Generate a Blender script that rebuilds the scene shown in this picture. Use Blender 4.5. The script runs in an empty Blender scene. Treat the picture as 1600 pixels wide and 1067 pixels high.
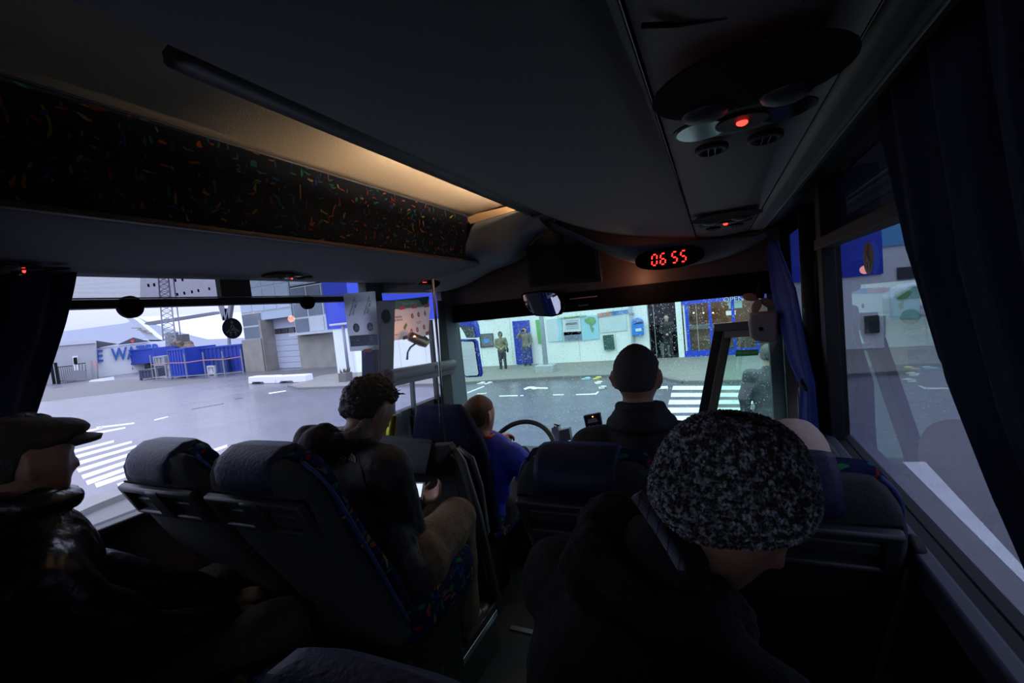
import bpy, bmesh, math, random
from mathutils import Vector as V, Matrix as M, noise
random.seed(7)
S = bpy.context.scene
COL = S.collection
PI = math.pi
# ------------------------------------------------------------------ camera (origin of the scene = the passenger's eye; ground is GZ below)
GZ = -2.45
F = 711.0
RX = (0.90979094, -0.06386826, -0.4101235); DX = (0.40301625, -0.10043421, 0.90966525); UX = (-0.09928916, -0.99289164, -0.06563419)
cam = bpy.data.cameras.new('camera'); cam.sensor_width = 36; cam.lens = 36 * F / 1600; cam.clip_start = .03; cam.clip_end = 600
co = bpy.data.objects.new('camera', cam); COL.objects.link(co); S.camera = co
co.matrix_world = M(((RX[0], -RX[1], -RX[2], 0), (DX[0], -DX[1], -DX[2], 0), (UX[0], -UX[1], -UX[2], 0), (0, 0, 0, 1)))
def Q(px, py, Y=None, X=None, Z=None):           # survey helper: a sighted direction plus one known coordinate gives the point
    c = (px - 800, py - 533.5, F)
    v = V([sum(a * b for a, b in zip(k, c)) for k in (RX, DX, UX)])
    s = Y / v.y if Y is not None else X / v.x if X is not None else Z / v.z
    return v * s
def G(px, py): return Q(px, py, Z=GZ)
# ------------------------------------------------------------------ world: overcast morning sky
S.view_settings.view_transform = 'Standard'; S.view_settings.look = 'None'; S.view_settings.exposure = 0.0; S.view_settings.gamma = 1
S.view_settings.use_curve_mapping = False
w = bpy.data.worlds.new('overcast_sky'); S.world = w; w.use_nodes = True
nt = w.node_tree; N = nt.nodes; L = nt.links
bg = N['Background']
tc = N.new('ShaderNodeTexCoord'); sx = N.new('ShaderNodeSeparateXYZ'); L.new(tc.outputs['Generated'], sx.inputs[0])
cr = N.new('ShaderNodeValToRGB'); cr.color_ramp.elements[0].position = 0; cr.color_ramp.elements[0].color = (.205, .235, .30, 1)
cr.color_ramp.elements[1].position = 1; cr.color_ramp.elements[1].color = (.82, .91, 1.0, 1)
nz = N.new('ShaderNodeTexNoise'); nz.inputs['Scale'].default_value = 2.5; nz.inputs['Detail'].default_value = 5; L.new(tc.outputs['Generated'], nz.inputs[0])
mm = N.new('ShaderNodeMath'); mm.operation = 'MULTIPLY_ADD'; mm.inputs[1].default_value = .12; mm.inputs[2].default_value = -.06; L.new(nz.outputs['Fac'], mm.inputs[0])
ma = N.new('ShaderNodeMath'); ma.operation = 'ADD'; L.new(sx.outputs['Z'], ma.inputs[0]); L.new(mm.outputs[0], ma.inputs[1]); L.new(ma.outputs[0], cr.inputs[0]); L.new(cr.outputs[0], bg.inputs[0])
bg.inputs[1].default_value = 4.0
S.cycles.max_bounces = 8; S.cycles.transparent_max_bounces = 16; S.cycles.sample_clamp_indirect = 4; S.cycles.use_denoising = True
S.cycles.caustics_reflective = False; S.cycles.caustics_refractive = False
# ------------------------------------------------------------------ materials
MATS = {}
def mat(name, col, rough=.6, metal=0., var=.12, scale=8., bump=0., bscale=60., emit=0., spec=.5, coat=0.):
    if name in MATS: return MATS[name]
    m = bpy.data.materials.new(name); m.use_nodes = True; MATS[name] = m
    n = m.node_tree.nodes; l = m.node_tree.links; p = n['Principled BSDF']
    p.inputs['Roughness'].default_value = rough; p.inputs['Metallic'].default_value = metal
    p.inputs['Specular IOR Level'].default_value = spec; p.inputs['Coat Weight'].default_value = coat
    t = n.new('ShaderNodeTexCoord'); z = n.new('ShaderNodeTexNoise'); z.inputs['Scale'].default_value = scale; z.inputs['Detail'].default_value = 4
    l.new(t.outputs['Object'], z.inputs['Vector'])
    mx = n.new('ShaderNodeMix'); mx.data_type = 'RGBA'
    mx.inputs['A'].default_value = tuple(max(0, c * (1 - var)) for c in col) + (1,); mx.inputs['B'].default_value = tuple(min(1, c * (1 + var)) for c in col) + (1,)
    l.new(z.outputs['Fac'], mx.inputs['Factor']); l.new(mx.outputs['Result'], p.inputs['Base Color'])
    if bump:
        b = n.new('ShaderNodeBump'); b.inputs['Strength'].default_value = bump; b.inputs['Distance'].default_value = .01
        z2 = n.new('ShaderNodeTexNoise'); z2.inputs['Scale'].default_value = bscale; z2.inputs['Detail'].default_value = 5
        l.new(t.outputs['Object'], z2.inputs['Vector']); l.new(z2.outputs['Fac'], b.inputs['Height']); l.new(b.outputs[0], p.inputs['Normal'])
    if emit:
        p.inputs['Emission Color'].default_value = (*col, 1); p.inputs['Emission Strength'].default_value = emit
    return m
def glass(name, tint=(.93, .96, .97), refl=1.0, ior=1.45, rough=0., film=0., filmcol=(.2, .2, .22)):
    m = bpy.data.materials.new(name); m.use_nodes = True; n = m.node_tree.nodes; l = m.node_tree.links
    n.remove(n['Principled BSDF']); out = n['Material Output']
    tr = n.new('ShaderNodeBsdfTransparent'); tr.inputs[0].default_value = (*tint, 1)
    gl = n.new('ShaderNodeBsdfGlossy'); gl.inputs['Roughness'].default_value = rough; gl.inputs[0].default_value = (refl, refl, refl, 1)
    fr = n.new('ShaderNodeFresnel'); fr.inputs[0].default_value = ior
    ge = n.new('ShaderNodeNewGeometry'); fm = n.new('ShaderNodeMath'); fm.operation = 'SUBTRACT'; fm.inputs[0].default_value = 1; l.new(ge.outputs['Backfacing'], fm.inputs[1])
    fk = n.new('ShaderNodeMath'); fk.operation = 'MULTIPLY'; l.new(fr.outputs[0], fk.inputs[0]); l.new(fm.outputs[0], fk.inputs[1])
    mx = n.new('ShaderNodeMixShader'); l.new(fk.outputs[0], mx.inputs[0]); l.new(tr.outputs[0], mx.inputs[1]); l.new(gl.outputs[0], mx.inputs[2])
    last = mx
    if film:
        t = n.new('ShaderNodeTexCoord'); wv = n.new('ShaderNodeTexWave'); wv.bands_direction = 'Z'; wv.inputs['Scale'].default_value = 120
        l.new(t.outputs['Object'], wv.inputs[0]); df = n.new('ShaderNodeBsdfDiffuse'); df.inputs[0].default_value = (*filmcol, 1)
        mt = n.new('ShaderNodeMath'); mt.operation = 'MULTIPLY'; mt.inputs[1].default_value = film; l.new(wv.outputs['Fac'], mt.inputs[0])
        m2 = n.new('ShaderNodeMixShader'); l.new(mt.outputs[0], m2.inputs[0]); l.new(mx.outputs[0], m2.inputs[1]); l.new(df.outputs[0], m2.inputs[2]); last = m2
    l.new(last.outputs[0], out.inputs[0]); return m
def confetti(name, base=(.006, .012, .05), dens=.34, scale=38., gain=1.):
    m = bpy.data.materials.new(name); m.use_nodes = True; n = m.node_tree.nodes; l = m.node_tree.links; p = n['Principled BSDF']
    p.inputs['Roughness'].default_value = .95; p.inputs['Specular IOR Level'].default_value = .12
    t = n.new('ShaderNodeTexCoord'); nz = n.new('ShaderNodeTexNoise'); nz.inputs['Scale'].default_value = 9; l.new(t.outputs['Object'], nz.inputs[0])
    va = n.new('ShaderNodeVectorMath'); va.operation = 'MULTIPLY_ADD'; va.inputs[1].default_value = (.10, .10, .10); l.new(nz.outputs['Color'], va.inputs[0]); l.new(t.outputs['Object'], va.inputs[2])
    prev = None
    for k, (sv, s2) in enumerate((((1.2, 1.2, .28), 1), ((.5, .3, 1.2), 1.1))):
        sc = n.new('ShaderNodeVectorMath'); sc.operation = 'MULTIPLY'; sc.inputs[1].default_value = sv; l.new(va.outputs[0], sc.inputs[0])
        vo = n.new('ShaderNodeTexVoronoi'); vo.inputs['Scale'].default_value = scale * s2; l.new(sc.outputs[0], vo.inputs['Vector'])
        lt = n.new('ShaderNodeMath'); lt.operation = 'LESS_THAN'; lt.inputs[1].default_value = dens; l.new(vo.outputs['Distance'], lt.inputs[0])
        sp = n.new('ShaderNodeSeparateColor'); l.new(vo.outputs['Color'], sp.inputs[0])
        rp = n.new('ShaderNodeValToRGB'); rp.color_ramp.interpolation = 'CONSTANT'
        cols = [(.35, .02, .01), (.5, .12, .01), (.01, .2, .22), (.02, .06, .35), (.02, .25, .1), (.45, .3, .05), (.02, .03, .12), (.02, .03, .12)]
        for i, c in enumerate(cols):
            e = rp.color_ramp.elements[i] if i < 2 else rp.color_ramp.elements.new(i / 8)
            e.position = i / 8; e.color = (*[x * gain for x in c], 1)
        l.new(sp.outputs[k], rp.inputs[0])
        mx = n.new('ShaderNodeMix'); mx.data_type = 'RGBA'; l.new(lt.outputs[0], mx.inputs['Factor']); l.new(rp.outputs[0], mx.inputs['B'])
        if prev is None: mx.inputs['A'].default_value = (*base, 1)
        else: l.new(prev, mx.inputs['A'])
        prev = mx.outputs['Result']
    l.new(prev, p.inputs['Base Color']); return m
plastic_black = mat('black_plastic', (.010, .010, .011), .6, spec=.3, bump=.15, bscale=200)
plastic_dark = mat('dark_grey_plastic', (.028, .03, .034), .5, bump=.1, bscale=180)
liner = mat('grey_liner', (.125, .132, .148), .85, var=.06, bump=.2, bscale=260)
liner_dk = mat('dark_liner', (.05, .052, .058), .85, bump=.2, bscale=260)
beige = mat('beige_dome_liner', (.42, .35, .27), .95, var=.05, bump=.3, bscale=300)
trimgrey = mat('trim_grey', (.085, .09, .10), .6, var=.05)
pillar_m = mat('pillar_grey', (.07, .08, .10), .55, var=.08)
brown = mat('brown_panel', (.07, .045, .035), .55, var=.15)
bandblack = mat('black_band', (.004, .004, .004), .9, spec=.15)
carpet = mat('seat_back_carpet', (.030, .033, .038), .95, var=.35, scale=120, bump=.4, bscale=300)
floor_m = mat('floor_vinyl', (.016, .016, .017), .6, var=.3, scale=40)
leather = mat('dark_blue_leather', (.014, .018, .055), .52, spec=.25, var=.1, bump=.25, bscale=90)
piping_m = mat('blue_piping', (.02, .04, .16), .6)
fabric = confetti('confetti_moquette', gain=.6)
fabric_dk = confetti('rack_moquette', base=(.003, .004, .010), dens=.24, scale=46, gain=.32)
curtain_m = mat('navy_curtain', (.006, .012, .042), .9, var=.25, scale=5, bump=.5, bscale=400)
curtain_b = mat('royal_blue_curtain', (.018, .05, .30), .8, var=.2, scale=6, bump=.4, bscale=400)
chrome = mat('chrome', (.55, .56, .58), .25, 1., var=.05)
alu = mat('aluminium', (.4, .41, .44), .35, 1., var=.1, scale=30)
black_rub = mat('rubber', (.01, .01, .01), .7)
glass_m = glass('window_glass', tint=(.93, .91, .99))
glass_r = glass('right_window_glass', tint=(.40, .41, .48), ior=1.42)
glass_f = glass('windscreen_glass', tint=(.80, .92, .88))
film_l = glass('mesh_film', tint=(.80, .80, .86), film=.42, filmcol=(.25, .25, .30))
film_r = glass('mesh_film_right', tint=(.05, .05, .07), film=.45, filmcol=(.05, .05, .08))
white_w = mat('white_render', (.78, .84, .83), .8, var=.04, scale=.6, bump=.2, bscale=8)
blue_p = mat('blue_paint', (.015, .05, .55), .45, var=.12, scale=1.2)
red_led = mat('red_led', (1, .03, .02), emit=5.)
clock_led = mat('clock_led', (1, .03, .02), emit=3.2)
skin = mat('skin', (.36, .19, .13), .5, var=.12, scale=25, bump=.15, bscale=200)
skin_red = mat('ruddy_skin', (.50, .22, .15), .5, var=.12, scale=25)
def P(**k): return k
# ------------------------------------------------------------------ mesh helpers
ROOT = {}
def newobj(name, me, parent=None, m=None, world=True, smooth=False, kind=None, bevel=0, label=None):
    if parent is not None and world:
        mt = ROOT.get(parent.name)
        if mt is not None: me.transform(mt.inverted())
    o = bpy.data.objects.new(name, me); COL.objects.link(o)
    if m is not None: me.materials.append(m)
    if parent is not None:
        o.parent = parent
        if parent.name in ROOT: ROOT[o.name] = ROOT[parent.name]
    if smooth:
        me.polygons.foreach_set('use_smooth', [True] * len(me.polygons))
    if bevel:
        b = o.modifiers.new('bevel', 'BEVEL'); b.width = bevel; b.segments = 2; b.limit_method = 'ANGLE'; b.angle_limit = .6
        me.polygons.foreach_set('use_smooth', [True] * len(me.polygons))
        me.set_sharp_from_angle(angle=.7)
    if kind: o['kind'] = kind
    if label: o['label'] = label
    return o
def tag(o, label, cat, group=None):
    o['label'] = label; o['category'] = cat
    if group: o['group'] = group
    return o
def thing(name, label, cat, loc=(0, 0, 0), rot=0, group=None):
    o = bpy.data.objects.new(name, None); COL.objects.link(o); o.location = loc; o.rotation_euler = (0, 0, rot); o.empty_display_size = .05
    ROOT[o.name] = M.Translation(V(loc)) @ M.Rotation(rot, 4, 'Z')
    return tag(o, label, cat, group)
class B:
    def __init__(s): s.v = []; s.f = []
    def add(s, vs, fs):
        k = len(s.v); s.v += [V(v) for v in vs]; s.f += [[i + k for i in f] for f in fs]; return s
    def box(s, c, d, mt=None):
        c = V(c); hx, hy, hz = [a / 2 for a in d]; mt = mt or M.Identity(3)
        vs = [c + mt @ V((x * hx, y * hy, z * hz)) for x in (-1, 1) for y in (-1, 1) for z in (-1, 1)]
        return s.add(vs, [(0, 1, 3, 2), (4, 6, 7, 5), (0, 4, 5, 1), (2, 3, 7, 6), (0, 2, 6, 4), (1, 5, 7, 3)])
    def b2(s, a, b):                      # box from min/max corners
        return s.box([(x + y) / 2 for x, y in zip(a, b)], [abs(y - x) for x, y in zip(a, b)])
    def slab(s, pts, nrm):                # polygon extruded by vector nrm
        n = len(pts); pts = [V(p) for p in pts]; q = [p + V(nrm) for p in pts]
        return s.add(pts + q, [list(range(n))[::-1], list(range(n, 2 * n))] + [(i, (i + 1) % n, n + (i + 1) % n, n + i) for i in range(n)])
    def bar(s, a, b, w, h=None, up=(0, 0, 1)):
        a = V(a); b = V(b); d = b - a; h = h or w; y = d.normalized(); x = y.cross(V(up))
        if x.length < 1e-4: x = y.cross(V((1, 0, 0)))
        x.normalize(); z = x.cross(y); mt = M((x, y, z)).transposed()
        return s.box((a + b) / 2, (w, d.length, h), mt)
    def tube(s, path, r, seg=8, caps=True):
        path = [V(p) for p in path]; rs = r if isinstance(r, (list, tuple)) else [r] * len(path); rings = []
        for i, p in enumerate(path):
            t = (path[min(i + 1, len(path) - 1)] - path[max(i - 1, 0)]).normalized()
            x = t.cross(V((0, 0, 1)))
            if x.length < .15: x = t.cross(V((1, 0, 0)))
            x.normalize(); y = x.cross(t)
            rings.append([p + (x * math.cos(2 * PI * k / seg) + y * math.sin(2 * PI * k / seg)) * rs[i] for k in range(seg)])
        return s.rings(rings, caps)
    def rings(s, rings, caps=True, closed=True):
        n = len(rings[0]); k = len(s.v)
        for r in rings: s.v += [V(p) for p in r]
        for i in range(len(rings) - 1):
            for j in range(n if closed else n - 1):
                s.f.append([k + i * n + j, k + i * n + (j + 1) % n, k + (i + 1) * n + (j + 1) % n, k + (i + 1) * n + j])
        if caps and closed:
            s.f.append([k + j for j in range(n)][::-1]); s.f.append([k + (len(rings) - 1) * n + j for j in range(n)])
        return s
    def ell(s, c, r, mt=None, nu=12, nv=8):
        c = V(c); mt = mt or M.Identity(3); r = (r, r, r) if not isinstance(r, (list, tuple)) else r
        vs = [c + mt @ V((0, 0, -r[2]))]
        for i in range(1, nv):
            a = -PI / 2 + PI * i / nv
            vs += [c + mt @ V((r[0] * math.cos(a) * math.cos(2 * PI * j / nu), r[1] * math.cos(a) * math.sin(2 * PI * j / nu), r[2] * math.sin(a))) for j in range(nu)]
        vs.append(c + mt @ V((0, 0, r[2]))); fs = [(0, 1 + (j + 1) % nu, 1 + j) for j in range(nu)]
        for i in range(nv - 2):
            for j in range(nu):
                a = 1 + i * nu + j; b = 1 + i * nu + (j + 1) % nu; fs.append((a, b, b + nu, a + nu))
        t = len(vs) - 1; k = 1 + (nv - 2) * nu; fs += [(k + j, k + (j + 1) % nu, t) for j in range(nu)]
        return s.add(vs, fs)
    def cap(s, a, b, ra, rb, seg=12):
        a = V(a); b = V(b); s.ell(a, ra, None, seg, 8); s.ell(b, rb, None, seg, 8)
        d = (b - a)
        if d.length > 1e-4: s.tube([a, a + d * .5, b], [ra, (ra + rb) / 2, rb], seg)
        return s
    def disc(s, c, nrm, r, th, seg=24, rx=None, xa=None):
        c = V(c); n = V(nrm).normalized(); x = V(xa) if xa else n.cross(V((0, 0, 1)))
        if x.length < .1: x = V((1, 0, 0))
        x = (x - n * x.dot(n)).normalized(); y = n.cross(x); rx = rx or r
        return s.slab([c + x * rx * math.cos(2 * PI * k / seg) + y * r * math.sin(2 * PI * k / seg) for k in range(seg)], n * th)
    def grid(s, nu, nv, fn, thick=None):
        k = len(s.v); s.v += [V(fn(i / (nu - 1), j / (nv - 1))) for i in range(nu) for j in range(nv)]
        for i in range(nu - 1):
            for j in range(nv - 1):
                a = k + i * nv + j; s.f.append([a, a + nv, a + nv + 1, a + 1])
        return s
    def me(s, name, tri_fix=True):
        me = bpy.data.meshes.new(name); me.from_pydata([tuple(v) for v in s.v], [], s.f)
        bm = bmesh.new(); bm.from_mesh(me); bmesh.ops.recalc_face_normals(bm, faces=bm.faces); bm.to_mesh(me); bm.free(); return me
    def go(s, name, m, parent=None, **k):
        sol = k.pop('solid', 0); o = newobj(name, s.me(name), parent, m, **k)
        if sol:
            q = o.modifiers.new('thick', 'SOLIDIFY'); q.thickness = sol; q.offset = 0
        return o
def struct(name, b, m, **k): return b.go(name, m, None, kind='structure', **k)
def bake(o):
    dg = bpy.context.evaluated_depsgraph_get(); dg.update(); ev = o.evaluated_get(dg)
    me = bpy.data.meshes.new_from_object(ev); o.modifiers.clear(); old = o.data; o.data = me; bpy.data.meshes.remove(old); return o
def blob(name, b, m, parent, vox=.012, sm=4, amp=0., asc=12., aniso=(1, 1, 1), **k):
    me = b.me(name); o = bpy.data.objects.new(name + '_x', me); COL.objects.link(o)
    r = o.modifiers.new('r', 'REMESH'); r.mode = 'VOXEL'; r.voxel_size = vox
    if sm: q = o.modifiers.new('s', 'SMOOTH'); q.iterations = sm; q.factor = .5
    bake(o); me = o.data
    if amp:
        nn = [v.normal.copy() for v in me.vertices]
        for v, n in zip(me.vertices, nn):
            c = v.co; q = noise.noise(V((c.x * asc * aniso[0], c.y * asc * aniso[1], c.z * asc * aniso[2])))
            q2 = noise.noise(V((c.x * asc * 2.7 + 5, c.y * asc * 2.7, c.z * asc * 2.7)))
            v.co += n * amp * (q - abs(q2) * .5)
    bpy.data.objects.remove(o); me.name = name; me.materials.clear()
    return newobj(name, me, parent, m, smooth=True, **k)
def text(name, body, size, mt, m, parent, ext=.001, align='CENTER', shear=0, bold=0, **k):
    cu = bpy.data.curves.new(name, 'FONT'); cu.body = body; cu.size = size; cu.extrude = ext; cu.align_x = align; cu.align_y = 'CENTER'; cu.resolution_u = 2; cu.shear = shear; cu.offset = bold * size
    o = bpy.data.objects.new(name + '_x', cu); COL.objects.link(o); dg = bpy.context.evaluated_depsgraph_get()
    me = bpy.data.meshes.new_from_object(o.evaluated_get(dg)); bpy.data.objects.remove(o); me.name = name; me.materials.clear(); me.transform(mt)
    return newobj(name, me, parent, m, **k)
def frame_mt(o, x, y):                     # matrix with origin o, local x and y along given directions
    x = V(x).normalized(); y = V(y); y = (y - x * y.dot(x)).normalized(); z = x.cross(y)
    m = M((x, y, z)).transposed().to_4x4(); m.translation = V(o); return m
WL, WR = -1.93, .37
FZ, PZ, PZR = -1.64, -1.40, -1.465      # aisle floor, left podium, right podium
# ================================================================== BUS SHELL
def extr(prof, y0, y1, th=None):
    b = B(); return b.grid(len(prof), 2, lambda u, v: (prof[round(u * (len(prof) - 1))][0], y0 + (y1 - y0) * v, prof[round(u * (len(prof) - 1))][1]))
fl = struct('floor', B().b2((WL, -3.0, FZ - .06), (WR, 3.3, FZ)), floor_m)
B().b2((WL, -3.0, FZ), (-1.075, 1.87, PZ)).go('seat_podium', floor_m, fl)
B().b2((-.56, -3.0, FZ), (WR, 1.9, PZR)).go('seat_podium', floor_m, fl)
for z0, z1, x in ((PZ - .012, PZ + .006, -1.068), (PZ - .075, PZ - .045, -1.066)):
    B().b2((x - .03 if z1 > PZ else x - .004, -.5, z0), (x, 1.87, z1)).go('step_nosing', alu, fl, bevel=.003)
B().b2((-1.075, 1.99, FZ), (-.56, 2.02, FZ + .008)).go('step_nosing', alu, fl)
# roof skin (outer), closes the shell
ce = struct('ceiling', extr([(-1.34, .602), (-1.29, .612), (-1.2, .622), (-1.1, .631), (-1.0, .638), (-.9, .642), (-.80, .642)], -3.0, 2.62), beige, solid=.01, smooth=True)
B().b2((WL - .06, -3.0, .70), (WR + .06, 3.3, .76)).go('roof_panel', liner_dk, ce)
# side walls
def wall(name, x, xo, segs, m):
    b = B()
    for y0, y1, z0, z1 in segs: b.b2((min(x, xo), y0, z0), (max(x, xo), y1, z1))
    return struct(name, b, m)
wl = wall('wall_left', WL, WL - .06, [(-3.0, 3.25, -1.9, -.585), (-3.0, -2.7, -.585, .76), (-1.1, .25, -.585, .76), (-2.7, -1.1, .268, .76), (.25, 3.25, .268, .76), (2.20, 2.34, -.585, .268)], liner_dk)
wr = wall('wall_right', WR, WR + .06, [(-3.0, 2.5, -1.9, -.58), (-3.0, -2.7, -.58, .76), (-1.1, .1, -.58, .76), (-2.7, -1.1, .355, .76), (.1, 3.2, .355, .76), (2.02, 2.26, -.58, .355), (2.5, 3.2, -1.9, -1.75)], plastic_black)
wb = struct('wall_back', B().b2((WL, -3.06, -1.9), (WR, -3.0, -.55)).b2((WL, -3.06, .32), (WR, -3.0, .76)).b2((WL, -3.06, -.55), (WL + .2, -3.0, .32)).b2((WR - .2, -3.06, -.55), (WR, -3.0, .32)), liner_dk)
B().b2((WL + .2, -3.04, -.55), (WR - .2, -3.034, .32)).go('rear_pane', glass_m, wb)
# sills and belt trims
struct('trim_1', B().b2((WL, .25, -.60), (WL + .05, 2.34, -.575)), trimgrey, bevel=.006)
struct('trim_2', B().b2((WR - .035, .1, -.63), (WR, 2.3, -.568)), mat('sill_blue_grey', (.055, .06, .09), .55), bevel=.008)
# left passenger service underside, luggage rack
rk = thing('luggage_rack', 'long overhead luggage rack with dark confetti fabric face along the left side', 'luggage rack', (WL, .5, .27))
b = extr([(WL, .268), (-1.86, .272), (-1.7, .285), (-1.5, .318), (-1.41, .335), (-1.39, .345)], -3.0, 2.9); b.go('service_panel', liner, rk, solid=.01, smooth=True)
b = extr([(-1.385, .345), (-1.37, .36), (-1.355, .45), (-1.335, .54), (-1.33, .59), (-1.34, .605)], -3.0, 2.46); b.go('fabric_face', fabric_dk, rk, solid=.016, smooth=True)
B().b2((-1.40, -3.0, .332), (-1.372, 2.46, .350)).go('edge_lip', mat('brown_lip', (.05, .022, .014), .6), rk, bevel=.005)
B().b2((-1.345, -3.0, .594), (-1.322, 2.46, .606)).go('top_rail', mat('navy_rail', (.012, .014, .03), .5), rk, bevel=.004)
b = B().slab([(-1.39, 2.46, .34), (-1.33, 2.46, .60), (WL, 2.46, .60), (WL, 2.46, .30)], (0, .03, 0)); b.go('end_panel', liner_dk, rk)
# left moulded end fairing in front of the rack
ef = thing('end_fairing', 'pale grey moulded end fairing curving down ahead of the left luggage rack', 'ceiling fairing', (-3.0, 2.6, .3))
botp = [Q(x, y, Y=2.86) for x, y in ((590, 462), (640, 462), (690, 459), (720, 450), (748, 433), (775, 420), (800, 414), (815, 400), (822, 384), (835, 372), (860, 362))]
midp = [Q(x, y, Y=2.62) for x, y in ((585, 440), (630, 437), (672, 433), (700, 415), (718, 404), (745, 404), (775, 408), (800, 404), (812, 385), (825, 365), (850, 352))]
topp = [Q(x, y, Y=2.50) for x, y in ((580, 425), (625, 415), (662, 408), (700, 405), (722, 400), (729, 375), (733, 352), (745, 340), (775, 332), (805, 328), (838, 330))]
bk = [p + V((0, .12, .03)) for p in botp]
b = B(); b.rings([topp, midp, botp, bk], caps=False, closed=False); fo = b.go('moulding', mat('fairing_grey', (.17, .185, .20), .55, var=.04), ef, smooth=True, solid=.008)
ss = fo.modifiers.new('sub', 'SUBSURF'); ss.levels = 2; ss.render_levels = 2
b = B().disc(Q(668, 446, Y=2.55), (.15, -1, -.35), .030, -.02, 28, .085, (1, 0, 0)); b.go('display_window', bandblack, ef, smooth=False)
b = B()
for i in range(2):
    p = Q(662 + 3 * i, 441, Y=2.535); b.box(p, (.012, .004, .003))
b.go('red_indicator', red_led, ef)
B().slab([Q(725, 338, Y=2.5), Q(795, 322, Y=2.5), Q(812, 327, Y=2.5), Q(735, 350, Y=2.5)], (0, .05, 0)).go('wood_lip', mat('warm_wood', (.30, .19, .11), .6), ef)
# right locker: big padded panel + service panel + rail
lk = thing('overhead_locker', 'wide grey padded overhead locker on the right side with service panel', 'luggage locker', (-.4, .5, .4))
pa = (-.86, .54); pb = (-.068, .297)
def lockprof(n=14):
    r = []
    for i in range(n + 1):
        t = i / n; x = pa[0] + (pb[0] - pa[0]) * t; z = pa[1] + (pb[1] - pa[1]) * t - .055 * math.sin(PI * t) ** 1.0 * (1 - .4 * t); r.append((x, z))
    return r
extr([(-.875, .645), (-.875, .56), (-.868, .545)] + lockprof(), -3.0, 2.70).go('padded_panel', liner, lk, solid=.008, smooth=True)
extr([(-.062, .302), (.0, .293), (.06, .290), (.12, .292), (.185, .299)], -3.0, 2.78).go('service_panel', mat('service_grey', (.085, .09, .10), .7, var=.05, bump=.2, bscale=250), lk, solid=.008, smooth=True)
extr([(.192, .300), (.21, .294), (.25, .296), (.272, .312), (.275, .33)], -3.0, 2.80).go('side_rail', mat('rail_grey', (.15, .15, .155), .6, var=.05), lk, solid=.006, smooth=True)
extr([(.28, .335), (.30, .33), (.37, .355)], -3.0, 3.2).go('curtain_track', plastic_black, lk, solid=.008)
B().tube([Q(x, y, Z=.29) for x, y in ((1003, 40), (1060, 38), (1130, 26), (1200, 10), (1260, -4))], .003, 6).go('panel_seam', bandblack, lk)
# front fairing with clock
ff = thing('clock_fairing', 'grey curved front fairing of the right locker holding the red clock', 'ceiling fairing', (-.3, 2.8, .3))
fp = [(838, 335), (850, 352), (875, 362), (905, 375), (940, 392), (975, 406), (1015, 414), (1060, 415), (1105, 408), (1150, 394), (1185, 378), (1197, 366)]
ft = [(838, 330), (850, 342), (880, 355), (910, 368), (940, 383), (985, 384), (1030, 381), (1075, 377), (1110, 374), (1150, 371), (1182, 369), (1195, 362)]
b = B(); r0 = [Q(x, y, Y=2.70) for x, y in ft]; r1 = [Q(x, y, Y=2.80) for x, y in fp]; r15 = [(a + c) / 2 + V((0, -.012, -.004)) for a, c in zip(r0, r1)]
r2 = [Q(x + 3, y + 4, Y=2.87) for x, y in fp]; r3 = [p + V((0, .05, .05)) for p in r2]
o = b.rings([r0, r15, r1, r2, r3], caps=False, closed=False).go('moulding', mat('fairing_dark', (.075, .08, .085), .55, var=.05), ff, smooth=True, solid=.006)
ss = o.modifiers.new('sub', 'SUBSURF'); ss.levels = 2; ss.render_levels = 2
cx = (Q(1085, 398, Y=2.72) - Q(1005, 409, Y=2.72)).normalized(); cc = Q(1045, 403, Y=2.72); cz = V((0, -1, -.25)).normalized(); cy = cz.cross(cx)
ck = thing('wall_clock', 'black oval digital clock showing red 06 55 above the windscreen', 'clock', tuple(cc))
pts = []
for k in range(32):
    a = 2 * PI * k / 32; c, s_ = math.cos(a), math.sin(a)
    pts.append(cc + cx * .185 * math.copysign(abs(c) ** .7, c) + cy * .062 * math.copysign(abs(s_) ** .8, s_) * (1 - .12 * abs(c)))
B().slab(pts, -cz * .03).go('case', bandblack, ck)
SEG = {'0': 'abcdef', '6': 'acdefg', '5': 'acdfg'}
def seg7(b, ch, o, w, h, t):
    P_ = {'a': ((0, h), (w, h)), 'b': ((w, h), (w, h / 2)), 'c': ((w, h / 2), (w, 0)), 'd': ((0, 0), (w, 0)), 'e': ((0, 0), (0, h / 2)), 'f': ((0, h / 2), (0, h)), 'g': ((0, h / 2), (w, h / 2))}
    for s_ in SEG[ch]:
        (x0, y0), (x1, y1) = P_[s_]; g = t * .8
        d = V((x1 - x0, y1 - y0)).normalized() * g; sh = .12
        p0 = o + cx * (x0 + d.x + (y0) * sh) + cy * (y0 + d.y); p1 = o + cx * (x1 - d.x + y1 * sh) + cy * (y1 - d.y)
        b.bar(p0, p1, t, .003, up=tuple(cz))
for i, (ch, dx) in enumerate(zip('0655', (-.094, -.048, .014, .060))):
    b = B(); seg7(b, ch, cc + cx * dx - cy * .030 + cz * .003, .026, .060, .0070); b.go('digit', clock_led, ck)
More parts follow.
